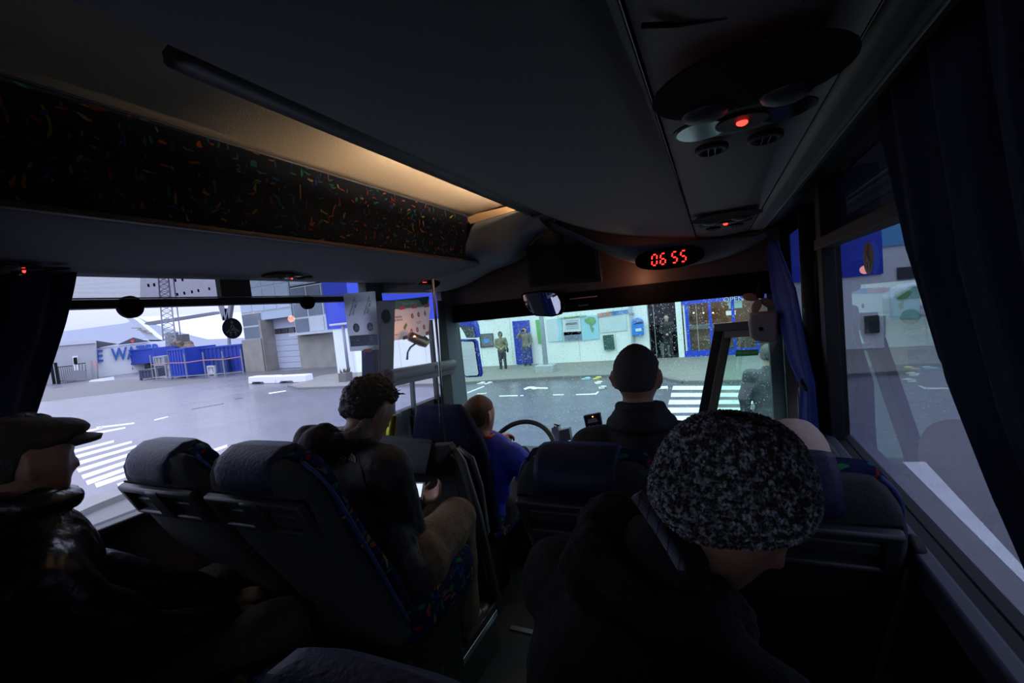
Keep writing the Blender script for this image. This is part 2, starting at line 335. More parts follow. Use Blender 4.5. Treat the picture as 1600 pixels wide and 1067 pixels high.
# light trough
tr = thing('light_trough', 'dark trough with warm light strip along the aisle ceiling', 'ceiling light', (-.9, 1.6, .56))
y0 = Q(258, 75, X=-.90).y
def trof(u, v):
    y = y0 + (2.62 - y0) * u; a = min(1, (y - y0) / .05); a = math.sqrt(1 - (1 - a) ** 2)
    pr = [(-.858, .5385), (-.872 - .086 * a, .550), (-.872 - .096 * a, .560), (-.872 - .096 * a, .560 + .021 * a)][round(v * 3)]
    return (pr[0], y, pr[1])
B().grid(60, 4, trof).go('trough', mat('trough_dark', (.006, .007, .010), .5), tr, smooth=True, solid=.004)
b = B().tube([(-.93, 1.38, .583), (-.93, 2.52, .583)], .006, 8); ls = b.go('light_strip', mat('warm_strip', (1.0, .74, .47), emit=190), tr)
B().b2((-.93, 2.5, .53), (-.86, 2.70, .635)).go('trough_end', liner_dk, tr)
# service units (reading light clusters)
def cluster(name, c, sx_, label, big):
    t = thing(name, label, 'reading light unit', tuple(c), 0, 'overhead reading light units')
    s = big
    def el(n, dx, dy, rx, ry, m, z=-.006, th=.008, **k): return B().disc(V(c) + V((dx * s * sx_, dy * s, z)), (0, 0, -1), ry * s, th, 28, rx * s, (1, 0, 0)).go(n, m, t, **k)
    el('speaker_recess', 0, -.135, .125, .115, bandblack, z=-.004, th=.002)
    el('lens_plate', 0, .01, .108, .060, plastic_dark, z=-.004, th=.003)
    el('lens', -.062, .012, .040, .046, mat('pale_lens', (.16, .2, .22), .15), z=-.006, th=.004)
    el('lens', .062, .004, .036, .046, mat('dark_lens', (.01, .01, .012), .12), z=-.006, th=.004)
    el('switch_plate', 0, .006, .040, .036, plastic_black, z=-.009, th=.003)
    B().ell(V(c) + V((0, 0, -.014)), (.009 * s, .007 * s, .005)).go('red_indicator', red_led, t, smooth=True)
    for q in (-1, 1):
        B().ell(V(c) + V((q * .055 * s, -.060 * s, -.004)), (.036 * s, .034 * s, .015)).go('lamp_dome', mat('lamp_dome', (.06, .06, .063), .5), t, smooth=True)
        p = V(c) + V((q * .046 * s, .135 * s, -.004)); b = B(); rr = []
        for r_, z_ in ((.030, 0), (.030, -.008), (.022, -.010), (.019, -.004)):
            rr.append([p + V((math.cos(2 * PI * k / 24) * r_ * s, math.sin(2 * PI * k / 24) * r_ * 1.2 * s, z_)) for k in range(24)])
        v_ = b.rings(rr, caps=True).go('air_vent', plastic_black, t, smooth=True)
        for a in (-.3, .3): B().b2(p + V((a * .02 * s - .0012, -.026 * s, -.010)), p + V((a * .02 * s + .0012, .026 * s, -.004))).go('vane', plastic_dark, v_)
    return t
cluster('reading_light_unit', (.06, .865, .283), 1, 'large black reading light unit glowing red in the ceiling, nearest on the right', 1.0)
cluster('reading_light_unit', (.062, 2.1, .283), 1, 'farther reading light unit with red dot just behind the clock fairing', 1.0)
cluster('reading_light_unit', (-1.80, .645, .268), 1, 'reading light unit with red dot over the navy curtain at far left', .55)
cluster('reading_light_unit', (-1.79, 1.55, .270), 1, 'reading light unit with red dot over the left side window', .55)
# ---------------------------------------------------------------- front bulkhead and windscreen
wf = struct('wall_front', B().b2((WL, 3.10, .07), (WR, 3.16, .70)), brown)
B().b2((WL, 3.09, -.045), (WR, 3.17, .09)).go('black_band', bandblack, wf)
B().b2((WL, 3.13, -1.9), (WR, 3.4, -1.12)).go('lower_panel', plastic_black, wf)
B().b2(Q(891, 468, Y=3.08), Q(932, 462, Y=3.06)).go('lit_patch_plate', mat('lit_patch_orange', (.8, .42, .24), .5), wf)  # plate's orange colour carries the warm lit patch on the bulkhead
B().b2(Q(904, 479, Y=3.08), Q(919, 475, Y=3.07)).go('small_label', mat('label_grey', (.12, .12, .13), .5), wf)
w1 = struct('window_1', B().b2((WL - .06, 3.16, -1.14), (WL + .012, 3.24, -.03)).b2((.29, 3.16, -1.14), (WR + .06, 3.24, -.03)).b2((WL, 3.16, -1.16), (WR, 3.28, -1.12)), mat('a_pillar', (.05, .06, .07), .6))
B().b2((WL + .012, 3.20, -1.12), (.29, 3.206, -.02)).go('pane', glass_f, w1)
# raindrops
def drops(n, place, rmin, rmax, nrm_axis, name, parent, m):
    ico = [(0, 0, 1)] + [(math.cos(2 * PI * k / 6), math.sin(2 * PI * k / 6), 0) for k in range(6)]
    vs = []; fs = []
    for i in range(n):
        c = place(); r = rmin + (rmax - rmin) * random.random() ** 3; a, h, nn = nrm_axis
        k = len(vs); a, h, nn = V(a), V(h), V(nn)
        for p in ico: vs.append(c + a * p[0] * r + h * p[1] * r * random.uniform(1, 1.3) + nn * p[2] * r * .5)
        for j in range(6): fs.append((k, k + 1 + j, k + 1 + (j + 1) % 6))
    o = B(); o.v = vs; o.f = fs; return o.go(name, m, parent, kind='stuff', smooth=True)
dm = bpy.data.materials.new('raindrop'); dm.use_nodes = True; _n = dm.node_tree.nodes; _l = dm.node_tree.links
_n.remove(_n['Principled BSDF']); _t = _n.new('ShaderNodeBsdfTransparent'); _d = _n.new('ShaderNodeBsdfTranslucent'); _d.inputs[0].default_value = (.9, .95, .97, 1)
_g = _n.new('ShaderNodeBsdfGlossy'); _g.inputs[1].default_value = .15; _a = _n.new('ShaderNodeMixShader'); _a.inputs[0].default_value = .62; _b = _n.new('ShaderNodeMixShader'); _b.inputs[0].default_value = .2
_t.inputs[0].default_value = (.9, .93, .95, 1)
_l.new(_t.outputs[0], _a.inputs[1]); _l.new(_d.outputs[0], _a.inputs[2]); _l.new(_a.outputs[0], _b.inputs[1]); _l.new(_g.outputs[0], _b.inputs[2]); _l.new(_b.outputs[0], _n['Material Output'].inputs[0])
drops(8500, lambda: V((random.uniform(-1.9, .28), 3.207, -.03 - 1.0 * random.random() ** 1.25)), .0011, .0036, ((1, 0, 0), (0, 0, 1), (0, 1, 0)), 'raindrops', w1, dm)
# ---------------------------------------------------------------- left side window
w2 = struct('window_2', B().b2((WL - .03, .25, .150), (WL + .022, 2.08, .180)).b2((WL - .01, .25, -.585), (WL + .01, .29, .268)), mat('frame_black', (.006, .006, .008), .7), bevel=.003)
B().b2((WL - .032, .25, -.585), (WL - .026, 2.07, .150)).go('pane', glass_m, w2)
B().b2((WL - .032, .25, .18), (WL - .026, 2.07, .268)).go('mesh_pane', film_l, w2)
B().b2((WL - .03, 1.30, .18), (WL + .0, 1.44, .268)).go('pane_support', mat('support_green', (.012, .02, .015), .5), w2)
B().slab([Q(219, 434, X=WL - .02), Q(348, 438, X=WL - .02), Q(347, 466, X=WL - .02), Q(219, 466, X=WL - .02)], (.001, 0, 0)).go('painted_view_tint', glass('painted_view_tint', tint=(.80, .78, .82), ior=1.1), w2)  # tint painted on the film for the pale building seen in it
for x_, y_ in ((232, 446), (241, 445), (277, 460), (288, 458), (300, 456), (310, 454), (327, 451), (346, 447), (274, 438), (285, 437)): q_ = Q(x_, y_, X=WL - .016); B().box(q_, (.001, .007, .012)).go('painted_view_mark', mat('painted_view_mark', (.10, .10, .13), .8), w2)  # dashes painted on the pane for that building's small windows
for px in (203, 481):
    p = Q(px, 478, X=WL + .015); B().disc((WL + .005, p.y, .152), (1, 0, 0), .040 if px < 300 else .036, .02, 24, .040, (0, 1, 0)).go('latch', bandblack, w2)
B().tube([(WL + .026, .3, .183), (WL + .026, 2.06, .183)], .003, 6).go('latch_rod', chrome, w2)
def belt_icon(name, c, n, xd, r, m1, m2, label, parent=None):
    xd = V(xd).normalized(); n = V(n).normalized(); yd = n.cross(xd)
    if yd.z < 0: yd = -yd
    t = thing(name, label, 'sign', tuple(c)) if parent is None else parent
    c = V(c); e = n * .0015
    d = B().disc(c, n, r, .001, 36, r, tuple(xd)).go('disc', m1, t)
    def pt(u, v, k=1): return c + xd * u * r + yd * v * r + e * k
    def poly(pts): return B().slab([pt(*p) for p in pts], n * .0006)
    holder = d
    B().disc(pt(0, .58), n, .14 * r, .0006, 16, .14 * r, tuple(xd)).go('figure_head', m2, holder)
    poly([(-.12, .38), (.14, .38), (.34, -.22), (-.34, -.22)]).go('figure_torso', m2, holder)
    poly([(-.34, -.02), (-.30, -.22), (-.62, -.42), (-.66, -.32)]).go('figure_arm', m2, holder)
    poly([(.34, -.02), (.30, -.22), (.62, -.42), (.66, -.32)]).go('figure_arm', m2, holder)
    for q in (-1, 1): poly([(q * .08, -.30), (q * .36, -.30), (q * .30, -.72), (q * .18, -.72), (q * .20, -.46), (q * .08, -.46)]).go('figure_leg', m2, holder)
    B().bar(pt(.30, .50, 2), pt(-.30, -.18, 2), .07 * r, .0006, up=tuple(n)).go('belt_line', m1, holder)
    return t
nav = mat('sign_navy', (.008, .03, .12), .4); sgw = mat('sign_white', (.55, .56, .52), .6); 
c1 = Q(363, 513, X=WL - .020); belt_icon('seat_belt_sticker', c1, (1, 0, 0), (0, 1, 0), .046, nav, sgw, 'round navy seat belt sticker on the left side window')
# left curtain (navy) and pillar curtain
def curtain(name, a, b_, folds, amp, nrm, m, label, cat='curtain', nu=90, nv=36, tag_it=True, parent=None, ph=0.):
    # a, b_: lists of points along the two vertical edges (top to bottom)
    def lerp(pl, t):
        t *= len(pl) - 1; i = min(int(t), len(pl) - 2); f = t - i; f = f * f * (3 - 2 * f) if len(pl) > 3 else f; return V(pl[i]).lerp(V(pl[i + 1]), f)
    n = V(nrm)
    def fn(u, v):
        p = lerp(a, v).lerp(lerp(b_, v), u); wd = (lerp(a, v) - lerp(b_, v)).length
        am = amp * (1 + .5 * noise.noise(V((u * 6, v * 2, ph)))); k = 2 * PI * folds * (u + .012 * noise.noise(V((u * 3, v * 3, ph + 4))))
        return p + n * am * (math.sin(k) + .35 * math.sin(2.3 * k + v * 2))
    o = B().grid(nu, nv, fn).go(name, m, parent, smooth=True, solid=.003)
    if tag_it: tag(o, label, cat)
    return o
X = WL + .06
curtain('window_curtain', [(X, -.3, .262), (X, -.3, -.2), (X, -.3, -.62)], [Q(122, 425, X=X), Q(106, 500, X=X), Q(60, 640, X=X) , Q(10, 760, X=X)], 9, .018, (1, 0, 0), curtain_m, 'navy curtain drawn along the left side window behind the cap man')
B().ell(Q(32, 429, X=X + .03), .004).go('curtain_hook', chrome, bpy.data.objects['window_curtain'], world=False)
X = WL + .03
curtain('window_curtain', [Q(562, 478, X=X), Q(564, 560, X=X), Q(566, 700, X=X)], [Q(600, 478, X=X), Q(598, 560, X=X), Q(600, 700, X=X)], 3, .014, (1, 0, 0), curtain_b, 'narrow blue curtain on the left pillar below the seat belt notice', nu=40, ph=2)
# left pillar cover
struct('trim_3', B().slab([Q(582, 470, X=WL + .02), Q(612, 470, X=WL + .02), Q(606, 705, X=WL + .02), Q(588, 705, X=WL + .02)], (.03, 0, 0)), pillar_m, bevel=.004)
# driver side window frame
w3 = struct('window_3', B().slab([Q(606, 596, X=WL), Q(612, 596, X=WL), Q(612, 760, X=WL), Q(606, 760, X=WL)], (.03, 0, 0)).b2((WL - .03, 2.34, .20), (WL + .02, 3.16, .27)), pillar_m)
B().b2((WL - .032, 2.34, -1.1), (WL - .026, 3.16, .21)).go('pane', glass_m, w3)
def pxbar(name, p, q, X_, wd, m, par, dep=.03): return B().bar(Q(*p, X=X_), Q(*q, X=X_), wd, dep, up=(1, 0, 0)).go(name, m, par, bevel=.003)
pxbar('mullion', (643, 585), (650, 690), WL + .01, .022, pillar_m, w3)
pxbar('quarter_post', (672, 500), (690, 700), WL + .01, .03, mat('post_black', (.015, .016, .018), .5), w3)
B().slab([Q(693, 455, X=WL), Q(705, 500, X=WL), Q(733, 720, X=WL), Q(708, 720, X=WL), Q(680, 455, X=WL)], (.05, 0, 0)).go('front_post', mat('pillar_blue_grey', (.09, .11, .135), .55), w3, bevel=.005)
B().slab([Q(683, 470, X=WL + .05), Q(692, 470, X=WL + .05), Q(716, 720, X=WL + .05), Q(698, 720, X=WL + .05)], (.01, 0, 0)).go('post_seal', black_rub, w3)
bt = thing('roller_blind', 'grey roller blind tube across the driver window', 'blind', tuple(Q(650, 575, X=WL + .06)))
a = Q(607, 587, X=WL + .07); c = Q(708, 569, X=WL + .07); rr = .038
B().tube([a, c], rr, 24).go('tube', mat('blind_tube', (.16, .165, .175), .55), bt, smooth=False, bevel=.004)
B().tube([a - V((0, .012, 0)), a], rr * 1.12, 24).go('end_cap', plastic_black, bt); 
B().bar(a + V((0, 0, -.052)), c + V((0, 0, -.052)), .03, .035).go('bottom_rail', trimgrey, bt, bevel=.004)
B().disc(a.lerp(c, .62) + V((rr * .96, 0, .004)), (1, 0, 0), .016, .006, 20).go('knob', plastic_black, bt)
# posters on pillar and window
pn = thing('seat_belt_notice', 'white two-column paper notice with blue seat belt circles on the left pillar', 'notice', tuple(Q(563, 500, X=WL + .09)))
pw = mat('paper_white', (.80, .84, .92), .8); pb_ = mat('print_blue', (.01, .07, .25), .6); ink = mat('ink', (.03, .035, .06), .7); tape = mat('red_tape', (.5, .04, .02), .5)
for pmn, pcol in (('paper_white', (.90, .93, .98)), ('paper_cream', (.9, .84, .78)), ('exit_green', (.03, .30, .08)), ('exit_yellow', (.85, .75, .25))):
    pm_ = mat(pmn, pcol, .8); n_ = pm_.node_tree.nodes; l_ = pm_.node_tree.links
    tl = n_.new('ShaderNodeBsdfTranslucent'); tl.inputs[0].default_value = (*pcol, 1); ad = n_.new('ShaderNodeMixShader'); ad.inputs[0].default_value = .5; l_.new(n_['Principled BSDF'].outputs[0], ad.inputs[1]); l_.new(tl.outputs[0], ad.inputs[2]); l_.new(ad.outputs[0], n_['Material Output'].inputs[0])
Xp = WL + .085
cs = [Q(536, 459, X=Xp), Q(586, 455, X=Xp), Q(592, 546, X=Xp), Q(547, 549, X=Xp)]
B().slab(cs, (.0015, 0, 0)).go('sheet', pw, pn)
def bil(u, v, off=.003): return cs[0].lerp(cs[1], u).lerp(cs[3].lerp(cs[2], u), v) + V((off, 0, 0))
def bip(c4, uv, off): return [c4[0].lerp(c4[1], u).lerp(c4[3].lerp(c4[2], u), v) + V((off, 0, 0)) for u, v in uv]
B().slab(bip(cs, [(.03, .73), (.97, .73), (.97, .92), (.03, .92)], .002), (.0008, 0, 0)).go('blue_band', pb_, pn)
ux = (cs[1] - cs[0]).normalized(); uy = -(cs[3] - cs[0]).normalized()
for u in (.27, .73):
    belt_icon('x', bil(u, .60, .002), (1, 0, 0), tuple(ux), .025, pb_, mat('icon_white', (.7, .74, .78), .6), '', parent=pn)
    for k, (tx, q) in enumerate((('ANVÄND', 0), ('BILBÄLTE', .05))):
        dirx = (bil(u + .14, .10) - bil(u - .10, .42)).normalized(); o_ = bil(u + q - .02, .25 + k * .03)
        text('slanted_words', 'MANDATORY\nSEAT BELT' if k == 0 else 'USE THE BELT', .019, frame_mt(o_, dirx, uy), ink, pn, .0004)
        break
    text('band_words', 'USE SEATBELT', .011, frame_mt(bil(u, .885, .0035), ux, uy), pw, pn, .0004)
    B().slab(bip(cs, [(u - .06, .77), (u + .06, .77), (u + .06, .83), (u - .06, .83)], .0032), (.0005, 0, 0)).go('bus_symbol', pw, pn)
    B().slab(bip(cs, [(u - .04, .785), (u + .04, .785), (u + .04, .805), (u - .04, .805)], .0036), (.0005, 0, 0)).go('bus_window', pb_, pn)
B().slab(bip(cs, [(.42, .98), (.72, .97), (.72, 1.03), (.42, 1.04)], .004), (.001, 0, 0)).go('tape', tape, pn)
pf = thing('fruit_poster', 'paper poster with red fruit drawings taped to the driver window', 'poster', tuple(Q(640, 505, X=WL)))
Xp = WL + .012
ch = [Q(604, 484, X=Xp), Q(672, 478, X=Xp), Q(669, 524, X=Xp), Q(603, 534, X=Xp)]
B().slab(ch, (.0015, 0, 0)).go('sheet', mat('paper_cream', (.72, .66, .62), .8), pf)
gs = [Q(604, 470, X=Xp), Q(670, 463, X=Xp), Q(670, 479, X=Xp), Q(604, 485, X=Xp)]
B().slab(gs, (.001, 0, 0)).go('green_strip', mat('poster_green', (.03, .22, .17), .6), pf)
gx = (ch[1] - ch[0]).normalized(); gy = -(ch[3] - ch[0]).normalized()
text('heading', 'Vidare Service', .030, frame_mt(bip(gs, [(.5, .5)], .002)[0], gx, gy), mat('pale_green_ink', (.2, .5, .4), .6), pf, .0004)
text('title', 'UR KRÄVER\nNDE PROGV', .020, frame_mt(bip(ch, [(.22, .32)], .003)[0], gx, gy), ink, pf, .0004)
text('small_print', 'kontakta oss', .010, frame_mt(bip(ch, [(.2, .82)], .003)[0], gx, gy), ink, pf, .0004)
text('caption', 'frukt och grönt\nvarje dag', .010, frame_mt(bip(ch, [(.72, .52)], .003)[0], gx, gy), mat('red_ink', (.5, .08, .06), .6), pf, .0004)
fr_r = mat('fruit_red', (.55, .05, .03), .6); fr_y = mat('fruit_yellow', (.6, .35, .04), .6); fr_g = mat('leaf_green', (.1, .25, .06), .6)
for i, (u, v, m_) in enumerate(((.56, .28, fr_r), (.71, .26, fr_r), (.87, .24, fr_y), (.56, .78, fr_r), (.70, .76, fr_r), (.87, .70, fr_r))):
    c = bip(ch, [(u, v)], .002)[0]; f_ = B().disc(c, (1, 0, 0), .017, .001, 18, .014, (0, 1, 0)).go('fruit', m_, pf)
    B().disc(c + V((.001, 0, 0)), (1, 0, 0), .008, .001, 12, .006, (0, 1, 0)).go('fruit_centre', mat('fruit_pale', (.7, .45, .35), .6), f_)
    B().bar(c + V((.001, 0, .015)), c + V((.001, .005, .024)), .003, .001, up=(1, 0, 0)).go('fruit_stem', fr_g, f_)
B().slab(bip(ch, [(.36, .62), (.42, .48), (.45, .56), (.40, .72)], .002), (.001, 0, 0)).go('leaf', fr_g, pf)
for u, v in ((.32, -.02), (.60, -.02), (.90, -.02), (.04, 1.02), (.42, .96), (.98, .92)):
    B().slab(bip(ch, [(u - .06, v - .05), (u + .06, v - .07), (u + .06, v + .05), (u - .06, v + .06)], .003), (.001, 0, 0)).go('tape', tape, pf)
# brass reading lamp on the blind
bl = thing('brass_lamp', 'small brass spot lamp on a bent stem above the roller blind', 'lamp', tuple(Q(637, 560, X=WL + .09)))
X = WL + .10; brass = mat('brass', (.35, .22, .11), .25, 1.)
B().tube([Q(636, 562, X=X), Q(637, 550, X=X), Q(641, 543, X=X), Q(650, 536, X=X)], .007, 8).go('stem', chrome, bl, smooth=True)
B().tube([Q(640, 525, X=X), Q(642, 526, X=X), Q(658, 533, X=X), Q(662, 535, X=X), Q(668, 529, X=X + .02)], [.016, .032, .036, .037, .030], 20).go('lamp_head', brass, bl, smooth=True)
B().ell(Q(661, 531, X=X + .03), .004).go('bulb', mat('warm_bulb', (1, .45, .12), emit=18), bl)
def lamp(name, loc, e, col, r=.02, spot=None, to=None):
    ld = bpy.data.lights.new(name, 'SPOT' if spot else 'POINT'); ld.energy = e; ld.color = col; ld.shadow_soft_size = r
    o = bpy.data.objects.new(name, ld); COL.objects.link(o); o.location = loc
    if spot: ld.spot_size = spot; ld.spot_blend = .6; o.rotation_euler = (V(to) - V(loc)).to_track_quat('-Z', 'Y').to_euler()
    return o
lamp('poster_lamp', Q(655, 522, X=WL + .17), 1.1, (1, .42, .2), .015, 2.0, Q(630, 512, X=WL))
lamp('driver_lamp', (-.95, 2.85, .05), 4.5, (1, .38, .16), .03, 1.2, (-1.22, 2.2, -.62))
lamp('dome_lamp', (-.42, 2.96, .13), .9, (1, .42, .22), .03)
# ---------------------------------------------------------------- monitor, interior mirror
mo = thing('ceiling_monitor', 'black flat monitor hanging above the windscreen', 'monitor', tuple(Q(880, 410, Y=2.84)))
mc = [Q(820, 384, Y=2.84), Q(932, 374, Y=2.84), Q(940, 440, Y=2.84), Q(826, 450, Y=2.84)]
B().slab(mc, (0, .05, 0)).go('housing', plastic_black, mo, bevel=.006)
mi = [mc[0].lerp(mc[2], .04), mc[1].lerp(mc[3], .05), mc[2].lerp(mc[0], .06), mc[3].lerp(mc[1], .05)]
B().slab([p + V((0, -.004, 0)) for p in mi], (0, .003, 0)).go('screen', mat('screen_black', (.002, .002, .002), .5, spec=.1), mo)
B().bar(mc[0].lerp(mc[1], .5) + V((0, .03, 0)), mc[0].lerp(mc[1], .5) + V((0, .03, .16)), .05, .03).go('bracket', plastic_black, mo)
im = thing('interior_mirror', 'black framed rear-view mirror hanging at the windscreen top', 'mirror', tuple(Q(845, 473, Y=2.98)))
ms = [(812, 462), (818, 459), (845, 455), (868, 455), (876, 459), (881, 470), (881, 482), (876, 490), (862, 494), (835, 494), (822, 488), (814, 474)]
mp = [Q(x, y, Y=2.98) for x, y in ms]; mcn = sum(mp, V()) / len(mp)
nrm = V((-.22, -1, -.12)).normalized()
def onpl(p, sc, off): q = mcn + (p - mcn) * sc; q = q - nrm * ((q - mcn).dot(nrm)); return q + nrm * off
B().slab([onpl(p, 1.05, 0) for p in mp], -nrm * .03).go('shell', bandblack, im, bevel=.004)
B().slab([onpl(p, .94, .003) for p in mp], -nrm * .002).go('mirror_glass', mat('mirror', (.8, .82, .85), .01, 1., var=0), im)
B().tube([mcn - nrm * .02, mcn - nrm * .03 + V((0, .02, .06)), mcn + V((0, .1, .08))], .008, 8).go('arm', plastic_black, im)
# ---------------------------------------------------------------- right front: open door leaf, box, fan, curtain
dr = struct('door_1', B().bar((.020, 3.08, -.215), (-.26, 3.08, -1.4), .055, .035, up=(0, 1, 0)).bar((.0, 3.08, -.225), (.345, 2.75, -.20), .035, .05).bar((.34, 2.75, -.2), (.34, 2.75, -1.4), .05, .04, up=(0, 1, 0)).bar((-.12, 3.08, -1.4), (.34, 2.75, -1.4), .05, .06), mat('door_frame', (.012, .009, .008), .6), bevel=.004)
B().bar((.062, 3.05, -.255), (-.21, 3.05, -1.4), .05, .02, up=(0, 1, 0)).bar((.05, 3.045, -.265), (.33, 2.76, -.235), .025, .05).go('inner_frame', mat('inner_frame', (.11, .075, .06), .5), dr, bevel=.003)
B().slab([(.03, 3.06, -.24), (.34, 2.76, -.21), (.34, 2.76, -1.4), (-.24, 3.06, -1.4)], (.003, .004, 0)).go('pane', glass_f, dr)
ex = thing('exit_sticker', 'green EMERGENCY EXIT sticker on the open door glass', 'sign', tuple(Q(1168, 550, Y=2.88)))
ep = lambda x, y: (lambda v: v * (2.885 / (v.y + .88 * v.x) ) * 1.0)(Q(x, y, Y=1.0))       # on the leaf plane y + .88 x = const
e4 = [ep(1150, 547), ep(1185, 546), ep(1185, 555), ep(1149, 557)]; en = (e4[1] - e4[0]).cross(e4[3] - e4[0]).normalized()
if en.y > 0: en = -en
B().add(e4, [(0, 1, 2, 3)]).go('plate', mat('exit_green', (.01, .09, .03), .5), ex)
text('words', 'EMERGENCY EXIT', .0165, frame_mt(sum(e4, V()) / 4 + en * .004, e4[1] - e4[0], e4[0] - e4[3]), mat('exit_yellow', (.6, .55, .2), .5), ex, .0)
hb = thing('sunvisor_box', 'beige-grey plastic housing above the open door leaf', 'housing', tuple(Q(1193, 510, Y=2.7)))
hp = [Q(x, y, Y=2.68) for x, y in ((1172, 491), (1178, 489), (1205, 487), (1216, 487), (1216, 534), (1200, 535), (1180, 533), (1174, 527), (1171, 505))]
B().slab(hp, (0, .12, 0)).go('shell', mat('pinkish_plastic', (.36, .28, .25), .5), hb, bevel=.012)
B().disc(Q(1189, 514, Y=2.675), (0, -1, 0), .011, .004, 16).go('knob', bandblack, hb)
B().b2(Q(1176, 536, Y=2.69), Q(1212, 533, Y=2.72)).go('lower_edge', bandblack, hb)
fn = thing('dashboard_fan', 'small fan with orange-lit blades at the right windscreen corner', 'fan', tuple(Q(1185, 468, Y=2.75)))
fc = Q(1187, 466, Y=2.75)
B().tube([fc + V((.02, 0, .09)), fc + V((0, 0, .0))], [.018, .02], 14).go('motor', bandblack, fn)
for k, a in enumerate((2.9, 4.3, 5.6)):
    q = M.Rotation(a, 3, 'Y') @ M.Rotation(.5, 3, 'X'); d = V((math.cos(a), 0, math.sin(a)))
    B().ell(fc + d * .045 + V((0, -.01, 0)), (.040, .004, .024), M.Rotation(-a, 3, 'Y') @ M.Rotation(.5, 3, 'X')).go('blade', mat('fan_blade', (.22, .15, .12), .5), fn, smooth=True)
lamp('fan_lamp', (.14, 2.66, .03), .035, (1, .4, .18), .02)
X = WR - .055
curtain('window_curtain', [Q(1196, 372, X=X), Q(1202, 450, X=X), Q(1232, 560, X=X), Q(1252, 600, X=X), Q(1248, 660, X=X), Q(1250, 715, X=X)], [Q(1214, 375, X=X), Q(1244, 450, X=X), Q(1264, 560, X=X), Q(1272, 600, X=X), Q(1276, 660, X=X), Q(1280, 715, X=X)], 3, .012, (1, 0, 0), curtain_b, 'blue curtain gathered by a tieback at the right front window', nu=60, nv=50, ph=3)
b = B(); p = Q(1262, 601, X=X); b.tube([p + V((.02 * math.cos(a), .048 * math.sin(a), .012 * math.sin(a))) for a in [2 * PI * k / 20 for k in range(21)]], .009, 8)
b.go('tieback', mat('tieback_navy', (.01, .012, .04), .8), bpy.data.objects['window_curtain.002'], smooth=True, world=False)
# big curtain near the camera on the right
X = WR - .05
curtain('window_curtain', [Q(1372, 130, X=X), Q(1384, 230, X=X), Q(1412, 390, X=X), Q(1462, 560, X=X), Q(1535, 730, X=X), Q(1610, 900, X=X)], [(X, -.1, .33), (X, -.1, .1), (X, -.1, -.1), (X, -.1, -.3), (X, -.1, -.5), (X, -.1, -.6)], 8, .014, (1, 0, 0), curtain_m, 'large dark navy curtain hanging at the right edge beside the camera', nu=120, ph=6)
# right window
w4 = struct('window_4', B().b2((WR - .02, .1, .112), (WR + .03, 2.03, .150)).b2((WR - .012, 1.95, -.58), (WR + .03, 2.03, .355)), mat('frame_black', (.006, .006, .008), .7), bevel=.003)
B().b2((WR + .028, .1, -.58), (WR + .034, 2.02, .125)).go('pane', glass_r, w4)
B().b2((WR + .028, .1, .148), (WR + .034, 2.02, .355)).go('mesh_pane', film_r, w4)
w5 = struct('window_5', B().b2((WR + .026, 2.26, .27), (WR + .036, 3.2, .355)).b2((WR, 3.1, -1.75), (WR + .05, 3.2, .355)), bandblack)
B().b2((WR + .028, 2.26, -.58), (WR + .034, 3.1, .27)).go('pane', glass_r, w5)
B().b2((WR + .0, 2.26, -.60), (WR + .03, 2.5, -.56)).go('window_frame', bandblack, w5)
for yy in (2.06, 2.16):
    pass
B().tube([(WR - .02, 2.13, .3), (WR - .03, 2.13, -.57)], .03, 10).go('pillar_cover', plastic_black, wr, smooth=True)
B().disc(Q(1258, 395 + 90, X=WR - .06), (-1, 0, 0), .008, .004, 12).go('pillar_screw', plastic_dark, wr)
c1 = Q(1357, 403, X=WR + .022); belt_icon('seat_belt_sticker', c1, (-1, 0, 0), (0, 1, 0), .045, mat('sticker_teal', (.04, .10, .11), .4), mat('sticker_grey', (.28, .33, .33), .6), 'round grey-green seat belt sticker on the right side window')
drops(1800, lambda: V((WR + .035, random.uniform(.9, 1.95), -.57 + .69 * random.random() ** .7)), .0004, .0011, ((0, 1, 0), (0, 0, 1), (1, 0, 0)), 'raindrops', w4, dm)
#PART2
# ================================================================== PARTITION BEHIND THE DRIVER
PY = 1.86
pt_ = thing('driver_partition', 'dark grey partition with moulded top ledge and glass behind the driver seat', 'partition', (-1.5, PY, PZ))
side = [Q(697, 706, Y=PY), Q(704, 700, Y=PY), Q(722, 712, Y=PY), Q(748, 800, Y=PY), Q(776, 940, Y=PY), Q(765, 950, Y=PY)]
B().slab([(WL, PY, -.62), Q(697, 706, Y=PY), Q(715, 720, Y=PY), Q(740, 800, Y=PY), Q(768, 945, Y=PY), (-1.075, PY, PZ), (WL, PY, PZ)], (0, .04, 0)).go('panel', mat('partition_grey', (.035, .038, .044), .8, bump=.2, bscale=200), pt_)
B().tube([Q(700, 697, Y=PY), Q(712, 706, Y=PY), Q(722, 722, Y=PY), Q(746, 800, Y=PY), Q(776, 938, Y=PY)], [.014, .020, .022, .022, .022], 10).go('edge_post', mat('edge_grey', (.075, .08, .09), .5), pt_, smooth=True)
B().tube([Q(716, 700, Y=PY + .12), Q(738, 716, Y=PY + .12), Q(752, 760, Y=PY + .12), Q(762, 830, Y=PY + .12), Q(758, 850, Y=PY + .12)], .013, 10).go('grab_rail', mat('rail_plastic', (.12, .12, .13), .45), pt_, smooth=True)
yl = PY - .04
b = B().rings([[(WL, yl + .06, -.575), (WL, yl + .05, -.56), (WL, yl - .02, -.575), (WL, yl - .10, -.68), (WL, yl - .11, -.72), (WL, yl + .06, -.72)],
               [Q(675, 690, Y=yl + .06), Q(676, 687, Y=yl + .05), Q(676, 692, Y=yl - .02), Q(668, 730, Y=yl - .08), Q(666, 742, Y=yl - .08), Q(672, 742, Y=yl + .06)]])
